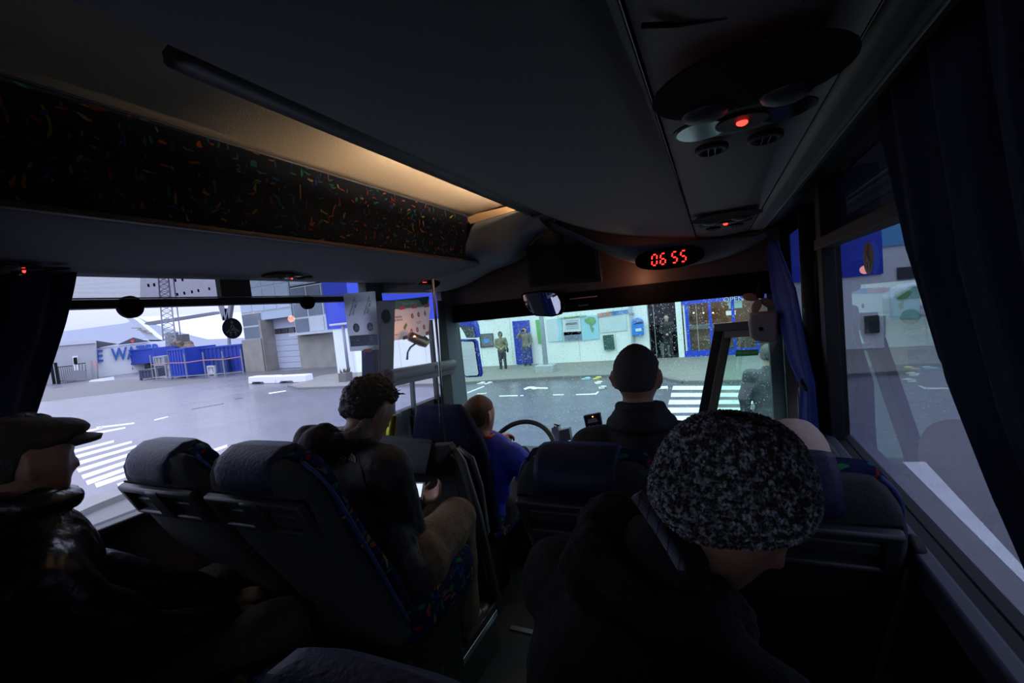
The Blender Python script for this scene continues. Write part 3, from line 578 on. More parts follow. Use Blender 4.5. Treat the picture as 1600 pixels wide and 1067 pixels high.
b.go('top_ledge', mat('ledge_grey', (.016, .018, .025), .7, var=.05, spec=.2), pt_, bevel=.006)
B().slab([Q(668, 742, Y=yl - .06), Q(672, 696, Y=yl - .02), Q(700, 694, Y=yl), Q(706, 704, Y=yl), Q(690, 722, Y=yl)], (0, .05, 0)).go('corner_fairing', mat('partition_grey', (.035, .038, .044), .8), pt_, bevel=.006)
gl = glass('partition_glass', tint=(.97, .98, .99), ior=1.35)
B().slab([Q(688, 694, Y=PY), Q(678, 440, Y=PY), (WL + .01, PY, Q(678, 440, Y=PY).z), (WL + .01, PY, -.57)], (0, .004, 0)).go('glass_screen', gl, pt_)
B().tube([Q(676, 436, Y=PY), Q(697, 697, Y=PY)], .0065, 10).go('chrome_pole', mat('pole_steel', (.45, .42, .42), .3, 1.), pt_, smooth=True)
# ================================================================== SEATS
def ring(cx_, cy_, cz_, hw, ht, T, pw=.5, n=28):
    r = []
    for k in range(n):
        a = 2 * PI * k / n; c, s_ = math.cos(a), math.sin(a)
        r.append(T(cx_ + hw * math.copysign(abs(c) ** pw, c), cy_ + ht * math.copysign(abs(s_) ** pw, s_), cz_))
    return r
def make_seat(wd=.42, handle='double', belt=None):
    # local frame: x across, y forward, z up from the podium
    t = thing('coach_seat', 'x', 'seat', (0, 0, 0))
    y0, z0, y1, z1 = .02, .40, -.30, 1.09
    L_ = math.hypot(y1 - y0, z1 - z0); ub = V((0, (y1 - y0) / L_, (z1 - z0) / L_)); nb = V((0, ub.z, -ub.y))
    T = lambda x, n, s: V((0, y0, z0)) + V((x, 0, 0)) + ub * s * L_ + nb * n
    hw = wd / 2
    def width(s):
        if s < .8: return hw * (.92 + .08 * math.sin(min(s, .7) / .7 * PI / 2))
        q = (s - .8) / .2; return hw * (1 - .30 * q ** 2.6)
    def stack(ns, s0, s1, kw, off, th, pw=.45, cap=True):
        R_ = []
        for i in range(ns + 1):
            s = s0 + (s1 - s0) * i / ns; R_.append(ring(0, off + .012 * math.sin(s * 7), s, width(s) * kw, th * (1 if s < .93 else math.sqrt(max(.05, 1 - ((s - .93) / .075) ** 2))), T, pw))
        return R_
    B().rings(stack(22, 0, 1.0, .97, -.035, .040)).go('back_shell', carpet, t, smooth=True)
    B().rings(stack(22, .02, .985, .985, .012, .036, .55)).go('backrest', fabric, t, smooth=True)
    # leather headrest band wraps over the top, 62 % of the width
    R_ = []
    for i in range(13):
        x = -hw * .60 + hw * 1.02 * i / 12; e = 1 - .12 * abs(2 * i / 12 - 1) ** 6
        prof = [(-.070, .90), (-.082, .908), (-.083, .94), (-.066, .985), (-.03, 1.012), (.02, 1.014), (.06, .99), (.08, .94), (.082, .82), (.03, .80)]
        R_.append([T(x, n_ * e, s_) for n_, s_ in prof])
    B().rings(R_).go('headrest_cover', leather, t, smooth=True)
    pp = []
    for i in range(25):
        s = .05 + .93 * i / 24; pp.append(T(width(s) * .985, -.008, s))
    B().tube(pp, .006, 6).go('piping', piping_m, t, smooth=True)
    pp = [T(-width(.05 + .93 * i / 24) * .985, -.008, .05 + .93 * i / 24) for i in range(25)]
    B().tube(pp, .006, 6).go('piping', piping_m, t, smooth=True)
    # rear grab handle: frame with recesses
    h0, h1 = .735, .892
    n0 = -.082
    def rb(x0, x1, s0, s1, na, nb2):
        return [T(x0, na, s0), T(x1, na, s0), T(x1, na, s1), T(x0, na, s1)], nb * (nb2 - na)
    hwid = hw * .88
    fr = B().slab(*rb(-hwid, hwid, h0, h1, -.075, -.070)); f_ = fr.go('handle_back', bandblack, t)
    hb_ = B(); e_ = .028; pm_ = mat('handle_plastic', (.034, .037, .043), .42, bump=.1, bscale=200)
    for x0, x1, s0_, s1_ in ((-hwid, hwid, h1 - .030, h1), (-hwid, hwid, h0, h0 + .022), (-hwid, -hwid + e_, h0 + .01, h1 - .01), (hwid - e_ * 1.2, hwid, h0 + .01, h1 - .01)): hb_.slab(*rb(x0, x1, s0_, s1_, -.100, -.074))
    hb_.go('grab_handle', pm_, t, bevel=.007)
    if handle == 'double':
        B().slab(*rb(-.034, .034, h0 + .004, h1 - .004, -.104, -.076)).go('handle_block', pm_, t, bevel=.006)
        B().slab(*rb(-hwid + .01, hwid - .01, h0 + .050, h0 + .082, -.086, -.074)).go('handle_bar', pm_, t, bevel=.005)
    else:
        B().slab(*rb(-hwid + .01, hwid - .01, h0 + .060, h0 + .105, -.090, -.074)).go('handle_bar', mat('handle_grey', (.055, .058, .064), .5), t, bevel=.005)
    # cushion, frame, pedestal
    B().rings([ring(0, .235, z, hw * .97 * k, .235 * k, lambda a_, b_, c_: V((a_, b_, c_)), .35) for z, k in ((.33, .96), (.36, 1), (.42, 1), (.455, .96), (.47, .85))]).go('cushion', fabric, t, smooth=True)
    B().box((0, .21, .31), (wd * .86, .40, .05)).go('seat_frame', plastic_black, t, bevel=.005)
    for q in (-1, 1): B().box((q * wd * .33, .20, .145), (.04, .26, .29)).go('leg', plastic_black, t, bevel=.004)
    if belt:
        q = belt
        B().slab([T(q * hw * 1.0, -.07, .80), T(q * hw * 1.12, -.07, .79), T(q * hw * 1.22, -.07, .70), T(q * hw * 1.20, -.07, .64), T(q * hw * 1.05, -.07, .66), T(q * hw * .98, -.07, .72)], nb * .05).go('belt_guide', plastic_black, t, bevel=.01)
        B().slab([T(q * hw * 1.13, -.03, .66), T(q * hw * 1.2, -.03, .66), T(q * hw * 1.1, -.03, .1), T(q * hw * 1.03, -.03, .1)], nb * .003).go('belt_strap', mat('belt_webbing', (.03, .035, .05), .8), t)
    return t
def dup(root, loc, label, sc=1., rot=0):
    r = root.copy(); COL.objects.link(r); r.location = loc; r.scale = (sc, sc, sc); r.rotation_euler = (0, 0, rot); r['label'] = label
    for ch in list(root.children):
        c = ch.copy(); COL.objects.link(c); c.parent = r
        for g in ch.children: d = g.copy(); COL.objects.link(d); d.parent = c
    return r
sA = make_seat(.43, 'double', -1); sA['group'] = 'coach seats'
sB = make_seat(.42, 'single', 1); sB['group'] = 'coach seats'
ye = 1.13
sA.location = (-1.61, ye, PZ - .010); sA['label'] = 'window-side coach seat of the empty-looking left pair, dark back with double grab handle'
dup(sA, (-1.17, ye, PZ - .010), 'aisle-side coach seat of the left pair, directly behind the man holding a phone')
dup(sA, (-1.62, ye - .80, PZ), 'window-side coach seat under the man in the flat cap')
dup(sA, (-1.17, ye - .80, PZ), 'aisle-side coach seat beside the man in the flat cap')
yr = 1.42
sB.location = (.125, yr, PZR - .018); sB['label'] = 'right window-side coach seat with blue leather headrest and bright confetti fabric edge'
dup(sB, (-.335, yr, PZR - .014), 'coach seat with wide dark back directly behind the man in the dark coat')
dup(sB, (-.335, yr - .83, PZR), 'coach seat nearest the camera with only its rounded patterned top showing')
dup(sB, (.105, yr - .83, PZR), 'right window-side coach seat beside the beanie man')
# driver seat
ds = thing('driver_seat', 'tall navy driver seat with broad rounded back behind the partition', 'seat', (-1.36, 2.0, FZ))
def T2(x, y, z): return V((-1.375 + x, 2.075 + y, z))
R_ = [ring(0, -.04 + .10 * (1 - s), -1.18 + s * .72, .235 * (1 if s < .6 else 1 - .45 * ((s - .6) / .4) ** 1.6), .055 * (1 if s < .9 else math.sqrt(max(.08, 1 - ((s - .9) / .102) ** 2))), T2, .6) for s in [i / 20 for i in range(21)]]
B().rings(R_).go('backrest', mat('driver_seat_navy', (.006, .010, .035), .85, spec=.2, var=.3, scale=60, bump=.3, bscale=150), ds, smooth=True)
B().rings([ring(0, .26, z, .24, .25, T2, .4) for z in (-1.24, -1.20, -1.14, -1.11)]).go('cushion', fabric, ds, smooth=True)
B().b2((-1.5, 2.05, FZ), (-1.25, 2.4, -1.24)).go('pedestal', plastic_black, ds, bevel=.01)
# dashboard, wheel
db = thing('dashboard', 'black dashboard beneath the windscreen', 'dashboard', (-.8, 2.9, FZ))
B().rings([[(x, 2.95, -1.62), (x, 2.78, -1.10), (x, 2.80, -1.03), (x, 2.9, -1.0), (x, 3.12, -1.03), (x, 3.12, -1.62)] for x in (WL + .02, -1.2, -.6, -.22)]).go('console', mat('dash_dark', (.02, .022, .025), .6), db, bevel=.01)
sw = thing('steering_wheel', 'black steering wheel in front of the driver in blue', 'steering wheel', (-1.17, 2.60, -.9))
wc = V((-1.17, 2.56, -.905)); wn = V((0, -.80, .60)); wx = V((1, 0, 0)); wy = wn.cross(wx)
B().tube([wc + wx * .225 * math.cos(a) + wy * .225 * math.sin(a) for a in [2 * PI * k / 40 for k in range(41)]], .016, 10, False).go('rim', mat('wheel_rim', (.018, .018, .02), .35), sw, smooth=True)
B().disc(wc - wn * .02, wn, .06, .02, 20).go('hub', plastic_dark, sw)
for a in (-.2, PI + .2, -PI / 2): B().bar(wc - wn * .012, wc + wx * .215 * math.cos(a) + wy * .215 * math.sin(a), .03, .012, up=tuple(wn)).go('spoke', plastic_dark, sw)
B().bar(wc - wn * .02, wc - wn * .35, .07).go('column', plastic_black, sw)
# cab side console with small blue mark
B().b2((-.98, 2.35, FZ), (-.80, 2.85, -1.18)).go('side_console', plastic_black, db, bevel=.02)
B().box(Q(787, 803, Y=2.34), (.02, .004, .025)).go('blue_lamp', mat('blue_lamp', (.01, .12, .5), emit=.3), db)
# card terminal and printer on the dashboard
tm = thing('card_terminal', 'black card terminal with grey screen and orange light on the dashboard', 'card terminal', tuple(Q(928, 672, Y=2.62)))
tq = [Q(911, 650, Y=2.62), Q(937, 645, Y=2.62), Q(941, 668, Y=2.62), Q(916, 673, Y=2.62)]
B().slab(tq, (0, .03, 0)).go('body', plastic_black, tm, bevel=.006)
li = [tq[0].lerp(tq[2], .28), tq[1].lerp(tq[3], .28), tq[1].lerp(tq[3], .28).lerp(tq[2], .36), tq[0].lerp(tq[2], .28).lerp(tq[3], .36)]
B().slab([p + V((0, -.004, 0)) for p in li], (0, .003, 0)).go('screen', mat('lcd', (.25, .28, .30), .3), tm)
B().ell(Q(926, 651, Y=2.61), .004).go('orange_light', mat('orange_led', (1, .35, .05), emit=4), tm)
for k in range(3): B().box(Q(921 + 6.5 * k, 667 - k, Y=2.612), (.014, .004, .01)).go('key', mat('keys', (.3, .3, .32), .5), tm)
B().tube([Q(928, 672, Y=2.64), Q(930, 700, Y=2.7), (-.37, 2.85, -1.02)], .012, 8).go('stalk', plastic_black, tm)
tp = thing('ticket_printer', 'silver ticket machine standing on the dashboard beside the steering wheel', 'ticket machine', tuple(Q(877, 680, Y=2.75)))
B().slab([Q(861, 669, Y=2.75), Q(872, 664, Y=2.75), Q(874, 690, Y=2.75), Q(863, 692, Y=2.75)], (0, .06, 0)).go('body', mat('printer_silver', (.5, .5, .52), .4), tp, bevel=.005)
B().slab([Q(873, 673, Y=2.74), Q(889, 669, Y=2.74), Q(892, 688, Y=2.74), Q(875, 690, Y=2.74)], (0, .05, 0)).go('front', mat('printer_grey', (.15, .16, .17), .4), tp, bevel=.005)
B().tube([Q(866, 668, Y=2.75), Q(866, 663, Y=2.75), Q(874, 665, Y=2.75)], .005, 6).go('clip', bandblack, tp)
B().tube([Q(875, 688, Y=2.77), (-.62, 2.85, -1.01)], .015, 8).go('stalk', plastic_black, tp)
# ================================================================== PEOPLE
def g(x, w): return math.exp(-(x / w) ** 2)
def headpt(x, y, z, k=0.):
    px, py, pz = x * .076, y * .096, z * .120
    if z < 0:
        q = -z; px *= 1 - .30 * q ** 1.6; py += .050 * q ** 2
    if y < 0: py *= 1.04
    if z > 0: q = 1 + .34 * z * (1 - z); px *= q; py *= q
    if y > 0:
        t = (.24 - z) / .46
        if 0 < t < 1.0: py += .030 * t ** 1.3 * g(x, .15 + .06 * t)
        elif t >= 1: py += .030 * g(t - 1, .16) * g(x, .21)
        py -= .013 * g(abs(x) - .34, .17) * g(z - .10, .13)
        py += .006 * g(z - .30, .10) * g(x, .5)
        py += .007 * g(x, .27) * (g(z + .47, .045) + g(z + .58, .05)) - .004 * g(x, .3) * g(z + .525, .03)
        py += .012 * g(x, .28) * g(z + .86, .16); px *= 1 + .05 * g(z + .05, .2)
    n = V((px / .076 ** 2, py / .096 ** 2, pz / .12 ** 2)).normalized()
    return V((px, py, pz)) + n * k
def headb(b, Mh, s=1., ears=True):
    nu, nv = 56, 40; vs = [Mh @ (headpt(0, 0, -1) * s)]; 
    for i in range(1, nv):
        a = -PI / 2 + PI * i / nv
        vs += [Mh @ (headpt(math.cos(a) * math.cos(2 * PI * j / nu), math.cos(a) * math.sin(2 * PI * j / nu), math.sin(a)) * s) for j in range(nu)]
    vs.append(Mh @ (headpt(0, 0, 1) * s)); fs = [(0, 1 + (j + 1) % nu, 1 + j) for j in range(nu)]
    for i in range(nv - 2):
        for j in range(nu): a = 1 + i * nu + j; c = 1 + i * nu + (j + 1) % nu; fs.append((a, c, c + nu, a + nu))
    t = len(vs) - 1; k = 1 + (nv - 2) * nu; fs += [(k + j, k + (j + 1) % nu, t) for j in range(nu)]
    b.add(vs, fs); R3 = Mh.to_3x3()
    for q in (-1, 1):
        b.ell(Mh @ (V((q * .029, .074, .011)) * s), .0125 * s, R3)
        if not ears: continue
        b.ell(Mh @ (V((q * .086, -.010, -.004)) * s), (.008 * s, .021 * s, .034 * s), R3 @ M.Rotation(q * .55, 3, 'Z') @ M.Rotation(.2, 3, 'X'))
        b.ell(Mh @ (V((q * .079, -.004, -.034)) * s), (.008 * s, .011 * s, .013 * s), R3)
    return b
def hair(name, Mh, region, m, parent, s=1., amp=.004, asc=60, nu=96, nv=64, thick=.012):
    vs = []; fs = []
    for i in range(nv + 1):
        a = -PI / 2 + PI * i / nv
        for j in range(nu):
            u = V((math.cos(a) * math.cos(2 * PI * j / nu), math.cos(a) * math.sin(2 * PI * j / nu), math.sin(a)))
            r = region(u); r = max(0, min(1, r)); k = -.008 + (thick + .008) * r
            if r > .3: k += amp * noise.noise(V((u.x * asc * .12, u.y * asc * .12, u.z * asc * .3)))  + amp * .6 * noise.noise(u * asc * .4)
            vs.append(Mh @ (headpt(*u, k) * s))
    for i in range(nv):
        for j in range(nu): a = i * nu + j; c = i * nu + (j + 1) % nu; fs.append((a, c, c + nu, a + nu))
    b = B(); b.v = [V(v) for v in vs]; b.f = fs; return b.go(name, m, parent, smooth=True)
def hm(c, yaw=0, pitch=0, roll=0): return M.Translation(V(c)) @ M.Rotation(-yaw, 4, 'Z') @ M.Rotation(-pitch, 4, 'X') @ M.Rotation(roll, 4, 'Y')   # yaw>0 turns right (+x), pitch>0 looks down
def joint(a, c, l1, l2, pole):
    a, c = V(a), V(c); d = (c - a).length; d = min(d, (l1 + l2) * .999); u = (c - a).normalized(); x = (l1 * l1 - l2 * l2 + d * d) / (2 * d); h = math.sqrt(max(0, l1 * l1 - x * x))
    p = V(pole) - a; p = p - u * p.dot(u); return a + u * x + p.normalized() * h
def hand(b, wr, d, n, s=1., side=1, curl=.9):
    wr = V(wr); d = V(d).normalized(); n = V(n); n = (n - d * n.dot(d)).normalized(); x = d.cross(n) * side
    for i, (o, l) in enumerate(((-.030, .070), (-.010, .078), (.010, .073), (.029, .058))):
        k = wr + d * .085 * s + x * o * s; b.cap(wr + x * o * .5 * s + d * .01 * s, k, .014 * s, .0115 * s, 8)
        p = k; a = .25 * curl
        for j, f in enumerate((.45, .32, .23)):
            a += .45 * curl; q = p + (d * math.cos(a) + n * math.sin(a)) * l * f * s; b.cap(p, q, (.0088 - .0008 * j) * s, (.0082 - .0010 * j) * s, 8); p = q
    p = wr + d * .025 * s - x * .026 * s; q = p + (d * .6 - x * .55 + n * .45) * .040 * s; b.cap(p, q, .013 * s, .010 * s, 8); b.cap(q, q + (d * .85 + n * .5 - x * .05) * .030 * s, .010 * s, .0078 * s, 8)
def figure(name_label, J, Mh, mats, s=1., vox=.011, grp=None, cloth=1., skirt=None, hands=None, amp=.008, base=None, hs=1., ears=True):
    # J: pelvis, chest, neck, sh/el/wr/hip/kn/an (L,R); mats: skin, jacket, trousers, shoes
    J = {k: V(v) for k, v in J.items()}
    t = thing('person', name_label, 'person', tuple(base or J['pelvis']), 0, grp)
    hc = Mh.translation; b = B(); headb(b, Mh, s * hs, ears)
    jaw = Mh @ (V((0, -.012, -.085)) * s)
    b.cap(J['neck'], jaw, .060 * s, .055 * s, 14); b.cap(J['chest'], J['neck'], .09 * s, .06 * s, 12); b.cap(J['pelvis'], J['chest'], .09 * s, .10 * s, 12)
    for q in 'LR':
        b.cap(J['chest'], J['sh' + q], .05 * s, .04 * s); b.cap(J['sh' + q], J['el' + q], .038 * s, .034 * s); b.cap(J['el' + q], J['wr' + q], .034 * s, .024 * s, 10)
        b.cap(J['pelvis'], J['hip' + q], .07 * s, .07 * s); b.cap(J['hip' + q], J['kn' + q], .062 * s, .046 * s); b.cap(J['kn' + q], J['an' + q], .045 * s, .032 * s)
        if hands and q in hands: hand(b, J['wr' + q], *hands[q][:2], s, hands[q][2], hands[q][3])
        elif vox > .012: b.ell(J['wr' + q] + (J['wr' + q] - J['el' + q]).normalized() * .05 * s, (.035 * s, .035 * s, .05 * s))
    blob('body', b, mats[0], t, vox, 2)
    c = cloth * s; b = B(); ch = J['chest']; pv = J['pelvis']; nk = J['neck']
    up = (nk - pv).normalized(); sh = (J['shR'] - J['shL']).normalized(); fw = up.cross(sh).normalized() * -1; R3 = M((sh, fw, up)).transposed()
    b.ell(ch, (.185 * c, .135 * c, .20 * c), R3, 20, 14); b.ell(pv.lerp(ch, .5), (.165 * c, .135 * c, .22 * c), R3, 20, 14); b.ell(pv, (.175 * c, .15 * c, .15 * c), R3, 20, 14)
    b.cap(ch, nk - up * .01, .12 * c, .075 * c)
    for q in 'LR':
        b.cap(ch.lerp(J['sh' + q], .4) + up * .03 * s, J['sh' + q], .10 * c, .082 * c); b.cap(J['sh' + q], J['el' + q], .080 * c, .064 * c); w_ = J['el' + q].lerp(J['wr' + q], .97); b.cap(J['el' + q], w_, .064 * c, .045 * c)
    if skirt: b.cap(pv, V(skirt), .17 * c, .16 * c)
    blob('jacket', b, mats[1], t, vox, 3, amp * s, 9 / s)
    b = B()
    for q in 'LR':
        b.cap(pv, J['hip' + q], .12 * c, .11 * c); b.cap(J['hip' + q], J['kn' + q], .100 * c, .076 * c); b.cap(J['kn' + q], J['an' + q] + V((0, 0, .02 * s)), .074 * c, .062 * c)
    blob('trousers', b, mats[2], t, vox * 1.1, 3, amp * .9 * s, 10 / s)
    for q in 'LR':
        b = B(); f = (J['kn' + q] - J['hip' + q]); f.z = 0
        if f.length < .1: f = Mh.to_3x3() @ V((0, 1, 0)); f.z = 0
        f.normalize(); a = J['an' + q]; b.cap(a, a + V((0, 0, -.055)) * s, .045 * s, .04 * s); b.cap(a + V((0, 0, -.062)) * s - f * .03 * s, a + V((0, 0, -.066)) * s + f * .12 * s, .042 * s, .036 * s); b.ell(a + f * .16 * s + V((0, 0, -.072)) * s, (.044 * s, .06 * s, .03 * s), M.Rotation(-math.atan2(f.x, f.y), 3, 'Z'))
        blob('shoe', b, mats[3], t, vox * .9, 3)
    return t, J
jk_black = mat('black_jacket', (.012, .012, .014), .75, var=.3, scale=10, bump=.4, bscale=120)
jk_lthr = mat('black_leather_jacket', (.012, .013, .016), .33, var=.3, scale=10, bump=.5, bscale=30)
khaki = mat('khaki_trousers', (.13, .085, .05), .85, var=.35, scale=14, bump=.5, bscale=60)
denim = mat('dark_trousers', (.02, .022, .028), .85, var=.3, bump=.3)
olive = mat('olive_trousers', (.045, .042, .03), .85, var=.3, scale=18, bump=.4)
shoe_b = mat('brown_shoe', (.06, .028, .016), .4, var=.3, scale=20, bump=.3); shoe_k = mat('black_shoe', (.01, .01, .01), .4)
hair_dk = mat('dark_brown_hair', (.018, .011, .008), .5, var=.5, scale=60, bump=.8, bscale=160)
hair_gr = mat('greying_hair', (.035, .032, .030), .6, var=.6, scale=90, bump=.8, bscale=220)
hair_rd = mat('reddish_hair', (.085, .035, .02), .6, var=.4, scale=90, bump=.6, bscale=220)
def scalp(u):            # short back and sides
    x, y, z = u
    line = -.50 if y < -.35 else (-.50 + (y + .35) * 1.1 if y < .15 else .05 + (y - .15) * 1.1)
    ear = -2.2 * g(z + .02, .36) * g(y + .02, .26) if abs(x) > .6 else 0
    return (z - line) * 5 + ear * 2
# ---- man with a phone (left pair, aisle seat)
hd = Q(577, 640, Y=1.33); Mh = hm(hd, .12, .60)
J = dict(pelvis=(-1.17, 1.26, -.88), chest=(-1.26, 1.26, -.60), neck=(hd.x - .04, 1.27, hd.z - .115), shL=(-1.47, 1.30, -.49), shR=(-1.08, 1.22, -.51), wrL=(-1.26, 1.60, -.80), wrR=tuple(Q(648, 850, Y=1.50)),
         hipL=(-1.27, 1.32, -.90), hipR=(-1.08, 1.32, -.90), knL=(-1.32, 1.68, -.885), knR=(-1.10, 1.66, -.885), anL=(-1.28, 1.74, -1.31), anR=(-1.085, 1.60, -1.31))
J['elL'] = joint(J['shL'], J['wrL'], .29, .26, (-1.6, 1.4, -1.2)); J['elR'] = joint(J['shR'], J['wrR'], .29, .26, (-.95, 1.3, -1.3))
pm, J = figure('seated man in a dark outdoor jacket and khaki trousers looking down at his phone', J, Mh, (skin, mat('charcoal_shell_jacket', (.017, .018, .021), .6, var=.25, bump=.3, bscale=90), khaki, shoe_b), vox=.009, hands={'L': ((.55, .35, .15), (.3, -.2, .8), 1, 1.0), 'R': ((.06, .10, .9), (-.4, .7, .1), -1, 1.5)}, base=(-1.16, 1.3, PZ), cloth=1.17)
hr = hair('hair', Mh, lambda u: scalp(u) + .3, hair_dk, pm, amp=.010, asc=40, thick=.018)
b = B()
for k in range(90):
    a = random.uniform(0, 2 * PI); e = random.uniform(-.1, 1.3); u = V((math.cos(e) * math.cos(a), math.cos(e) * math.sin(a), math.sin(e)))
    if scalp(u) < .8 or u.y < -.1: continue
    p = headpt(*u, .018); t_ = V((random.uniform(-.4, .4), random.uniform(.0, 1.1), random.uniform(-.2, .4))); l_ = random.uniform(.014, .034); d = (u + t_ * .8).normalized()
    b.tube([Mh @ p, Mh @ (p + d * l_ * .6), Mh @ (p + d * l_ + V((0, .3, -.2)) * l_ * .4)], [.0030, .0024, .0004], 5)
b.go('hair_tuft', hair_dk, pm, kind='stuff')
b = B(); b.cap(J['neck'] + V((-.06, -.09, .015)), J['neck'] + V((.01, -.07, .015)), .085, .065); b.cap(J['neck'] + V((-.15, -.06, .015)), J['neck'] + V((.08, -.06, -.035)), .072, .050); b.cap(J['neck'] + V((-.15, .04, -.01)), J['neck'] + V((-.12, -.05, -.01)), .065, .075)
blob('hood', b, mat('hood_black', (.010, .010, .012), .8, bump=.4, bscale=60), pm, .010, 3, .016, 14)
b = B().tube([V(J['neck']) + M.Rotation(.5, 3, 'X') @ V((.074 * math.cos(a), .070 * math.sin(a), .03)) + V((.01, -.005, .050)) for a in [-1.9 + 3.2 * k / 24 for k in range(25)]], .024, 8)
blob('fleece_collar', b, mat('tan_fleece', (.22, .17, .13), .95, bump=.6, bscale=120), pm, .007, 2, .004, 30)
gp = [Q(520, 735, Y=1.12), Q(545, 700, Y=1.12), Q(573, 740, Y=1.12), Q(590, 800, Y=1.15), Q(585, 850, Y=1.17), Q(540, 840, Y=1.14)]
def lift(target, pts, off=.004, far=.5):      # drape a flat emblem onto a garment: nearest hit seen from behind the wearer
    return pts
o1 = bpy.data.objects['jacket']
def drape(b, host, m, name, parent, toward, off=.004):
    # project every vertex along a fixed direction onto the host surface so the patch is sewn on
    mt = ROOT[parent.name]; inv = mt.inverted(); d = (inv.to_3x3() @ V(toward)).normalized(); bpy.context.view_layer.update()
    for i, p in enumerate(b.v):
        q = inv @ p; hit, loc, nr, _ = host.ray_cast(q - d * .6, d)
        if hit: b.v[i] = mt @ (loc + nr * off)
    return b
vd = Q(548, 716, Y=1.2).normalized()
lo = B()
def pgrid(b, c4, n=8):
    c4 = [V(c) for c in c4]; return b.grid(n, n, lambda u, v: c4[0].lerp(c4[1], u).lerp(c4[3].lerp(c4[2], u), v))
pgrid(B(), [Q(520, 740, Y=1.15), Q(565, 715, Y=1.15), Q(592, 840, Y=1.15), Q(545, 850, Y=1.15)], 14)
pan = drape(pgrid(B(), [Q(512, 745, Y=1.15), Q(560, 712, Y=1.15), Q(596, 850, Y=1.15), Q(545, 856, Y=1.15)], 16), o1, None, '', pm, vd, .003); pan.go('grey_back_panel', mat('grey_panel', (.05, .052, .058), .7, bump=.3, bscale=90), pm, smooth=True)
lw = mat('logo_grey', (.42, .44, .48), .7)
lx = (Q(556, 722, Y=1.2) - Q(530, 712, Y=1.2)).normalized(); lz = -vd; ly = lz.cross(lx)
def drape_me(o, off):
    mt = ROOT[pm.name]; inv = mt.inverted(); d = (inv.to_3x3() @ vd).normalized()
    for v in o.data.vertices:
        hit, loc, nr, _ = o1.ray_cast(v.co - d * .5, d)
        if hit: v.co = loc + nr * off
for i, wd_ in enumerate(('THE', 'NORTH', 'FACE')):
    t_ = text('logo_word', wd_, .0165, frame_mt(Q(541 + i * .6, 708.5 + i * 5.2, Y=1.2), lx, ly), lw, pm, .0, align='RIGHT'); drape_me(t_, .006)
for k, (r0, r1) in enumerate(((.0, .009), (.012, .019), (.022, .030))):
    o_ = Q(545, 719, Y=1.2) ; b = B()
    b.grid(10, 3, lambda u, v: o_ + lx * (r0 + (r1 - r0) * v) * math.sin(u * PI / 2) * 1.15 + ly * (r0 + (r1 - r0) * v) * math.cos(u * PI / 2)); a_ = b.go('logo_arc', lw, pm); drape_me(a_, .006)
ph = thing('smartphone', 'white smartphone with lit screen in the hands of the man in khaki trousers', 'phone', tuple(Q(653, 765, Y=1.66)))
pq = [Q(646, 753, Y=1.50), Q(663, 753, Y=1.50), Q(659, 780, Y=1.44), Q(643, 777, Y=1.44)]; pnm = (pq[1] - pq[0]).cross(pq[3] - pq[0]).normalized()
if pnm.dot(pq[0]) > 0: pnm = -pnm
B().slab(pq, -pnm * .008).go('case', mat('phone_white', (.5, .5, .52), .4), ph, bevel=.002)
B().slab([pq[0].lerp(pq[2], .12) + pnm * .0006, pq[1].lerp(pq[3], .12) + pnm * .0006, pq[2].lerp(pq[0], .12) + pnm * .0006, pq[3].lerp(pq[1], .12) + pnm * .0006], pnm * .0008).go('screen', mat('phone_screen', (.8, .93, 1), emit=.85), ph)
bgp = thing('backpack', 'dark rounded backpack on the floor beneath the left aisle seat', 'bag', (-1.14, 1.22, PZ))
b = B().ell((-1.16, 1.36, PZ + .17), (.13, .11, .17), None, 20, 14).ell((-1.10, 1.30, PZ + .10), (.10, .09, .10)); blob('shell', b, mat('bag_black', (.010, .010, .012), .45, bump=.3), bgp, .012, 3, .01, 10)
B().tube([(-1.20, 1.27, PZ + .25), (-1.16, 1.24, PZ + .33), (-1.08, 1.26, PZ + .32), (-1.05, 1.28, PZ + .22)], .009, 8).go('strap', plastic_dark, bgp, smooth=True)
pb2 = thing('plastic_bag', 'crumpled glossy clear plastic bag lying at the step edge', 'bag', (-1.10, 1.24, PZ))
b = B().ell((-1.13, 1.22, PZ + .06), (.05, .09, .06), None, 24, 16).cap((-1.12, 1.25, PZ + .08), (-1.07, 1.36, PZ + .16), .035, .015)
blob('film', b, mat('glossy_plastic', (.03, .03, .032), .08, spec=.9, coat=.6), pb2, .007, 1, .02, 28)
# ---- man in flat cap (far left)
hd = V((-1.67, .535, -.262)); Mh = hm(hd, .05, .18)
J = dict(pelvis=(-1.60, .50, -.90), chest=(-1.62, .49, -.56), neck=(-1.64, .515, -.39), shL=(-1.80, .50, -.50), shR=(-1.45, .44, -.52), wrL=(-1.55, .92, -.86), wrR=(-1.42, .86, -.88),
         hipL=(-1.70, .55, -.92), hipR=(-1.52, .55, -.92), knL=(-1.66, .98, -.86), knR=(-1.34, .96, -.93), anL=(-1.66, 1.02, -1.31), anR=(-1.38, 1.00, -1.31))
J['elL'] = joint(J['shL'], J['wrL'], .30, .27, (-1.9, .5, -1.2)); J['elR'] = joint(J['shR'], J['wrR'], .30, .27, (-1.3, .4, -1.3))
cm, J = figure('older man in a flat cap and black leather jacket seated by the left window', J, Mh, (skin, jk_lthr, olive, shoe_k), vox=.010, hands={'L': ((.5, .6, -.1), (0, -.1, -1), 1, .8), 'R': ((-.3, .8, -.1), (0, 0, -1), -1, .8)}, amp=.014, base=(-1.6, .5, PZ), cloth=1.12)
hair('hair', Mh, lambda u: scalp(u), hair_gr, cm, thick=.006)
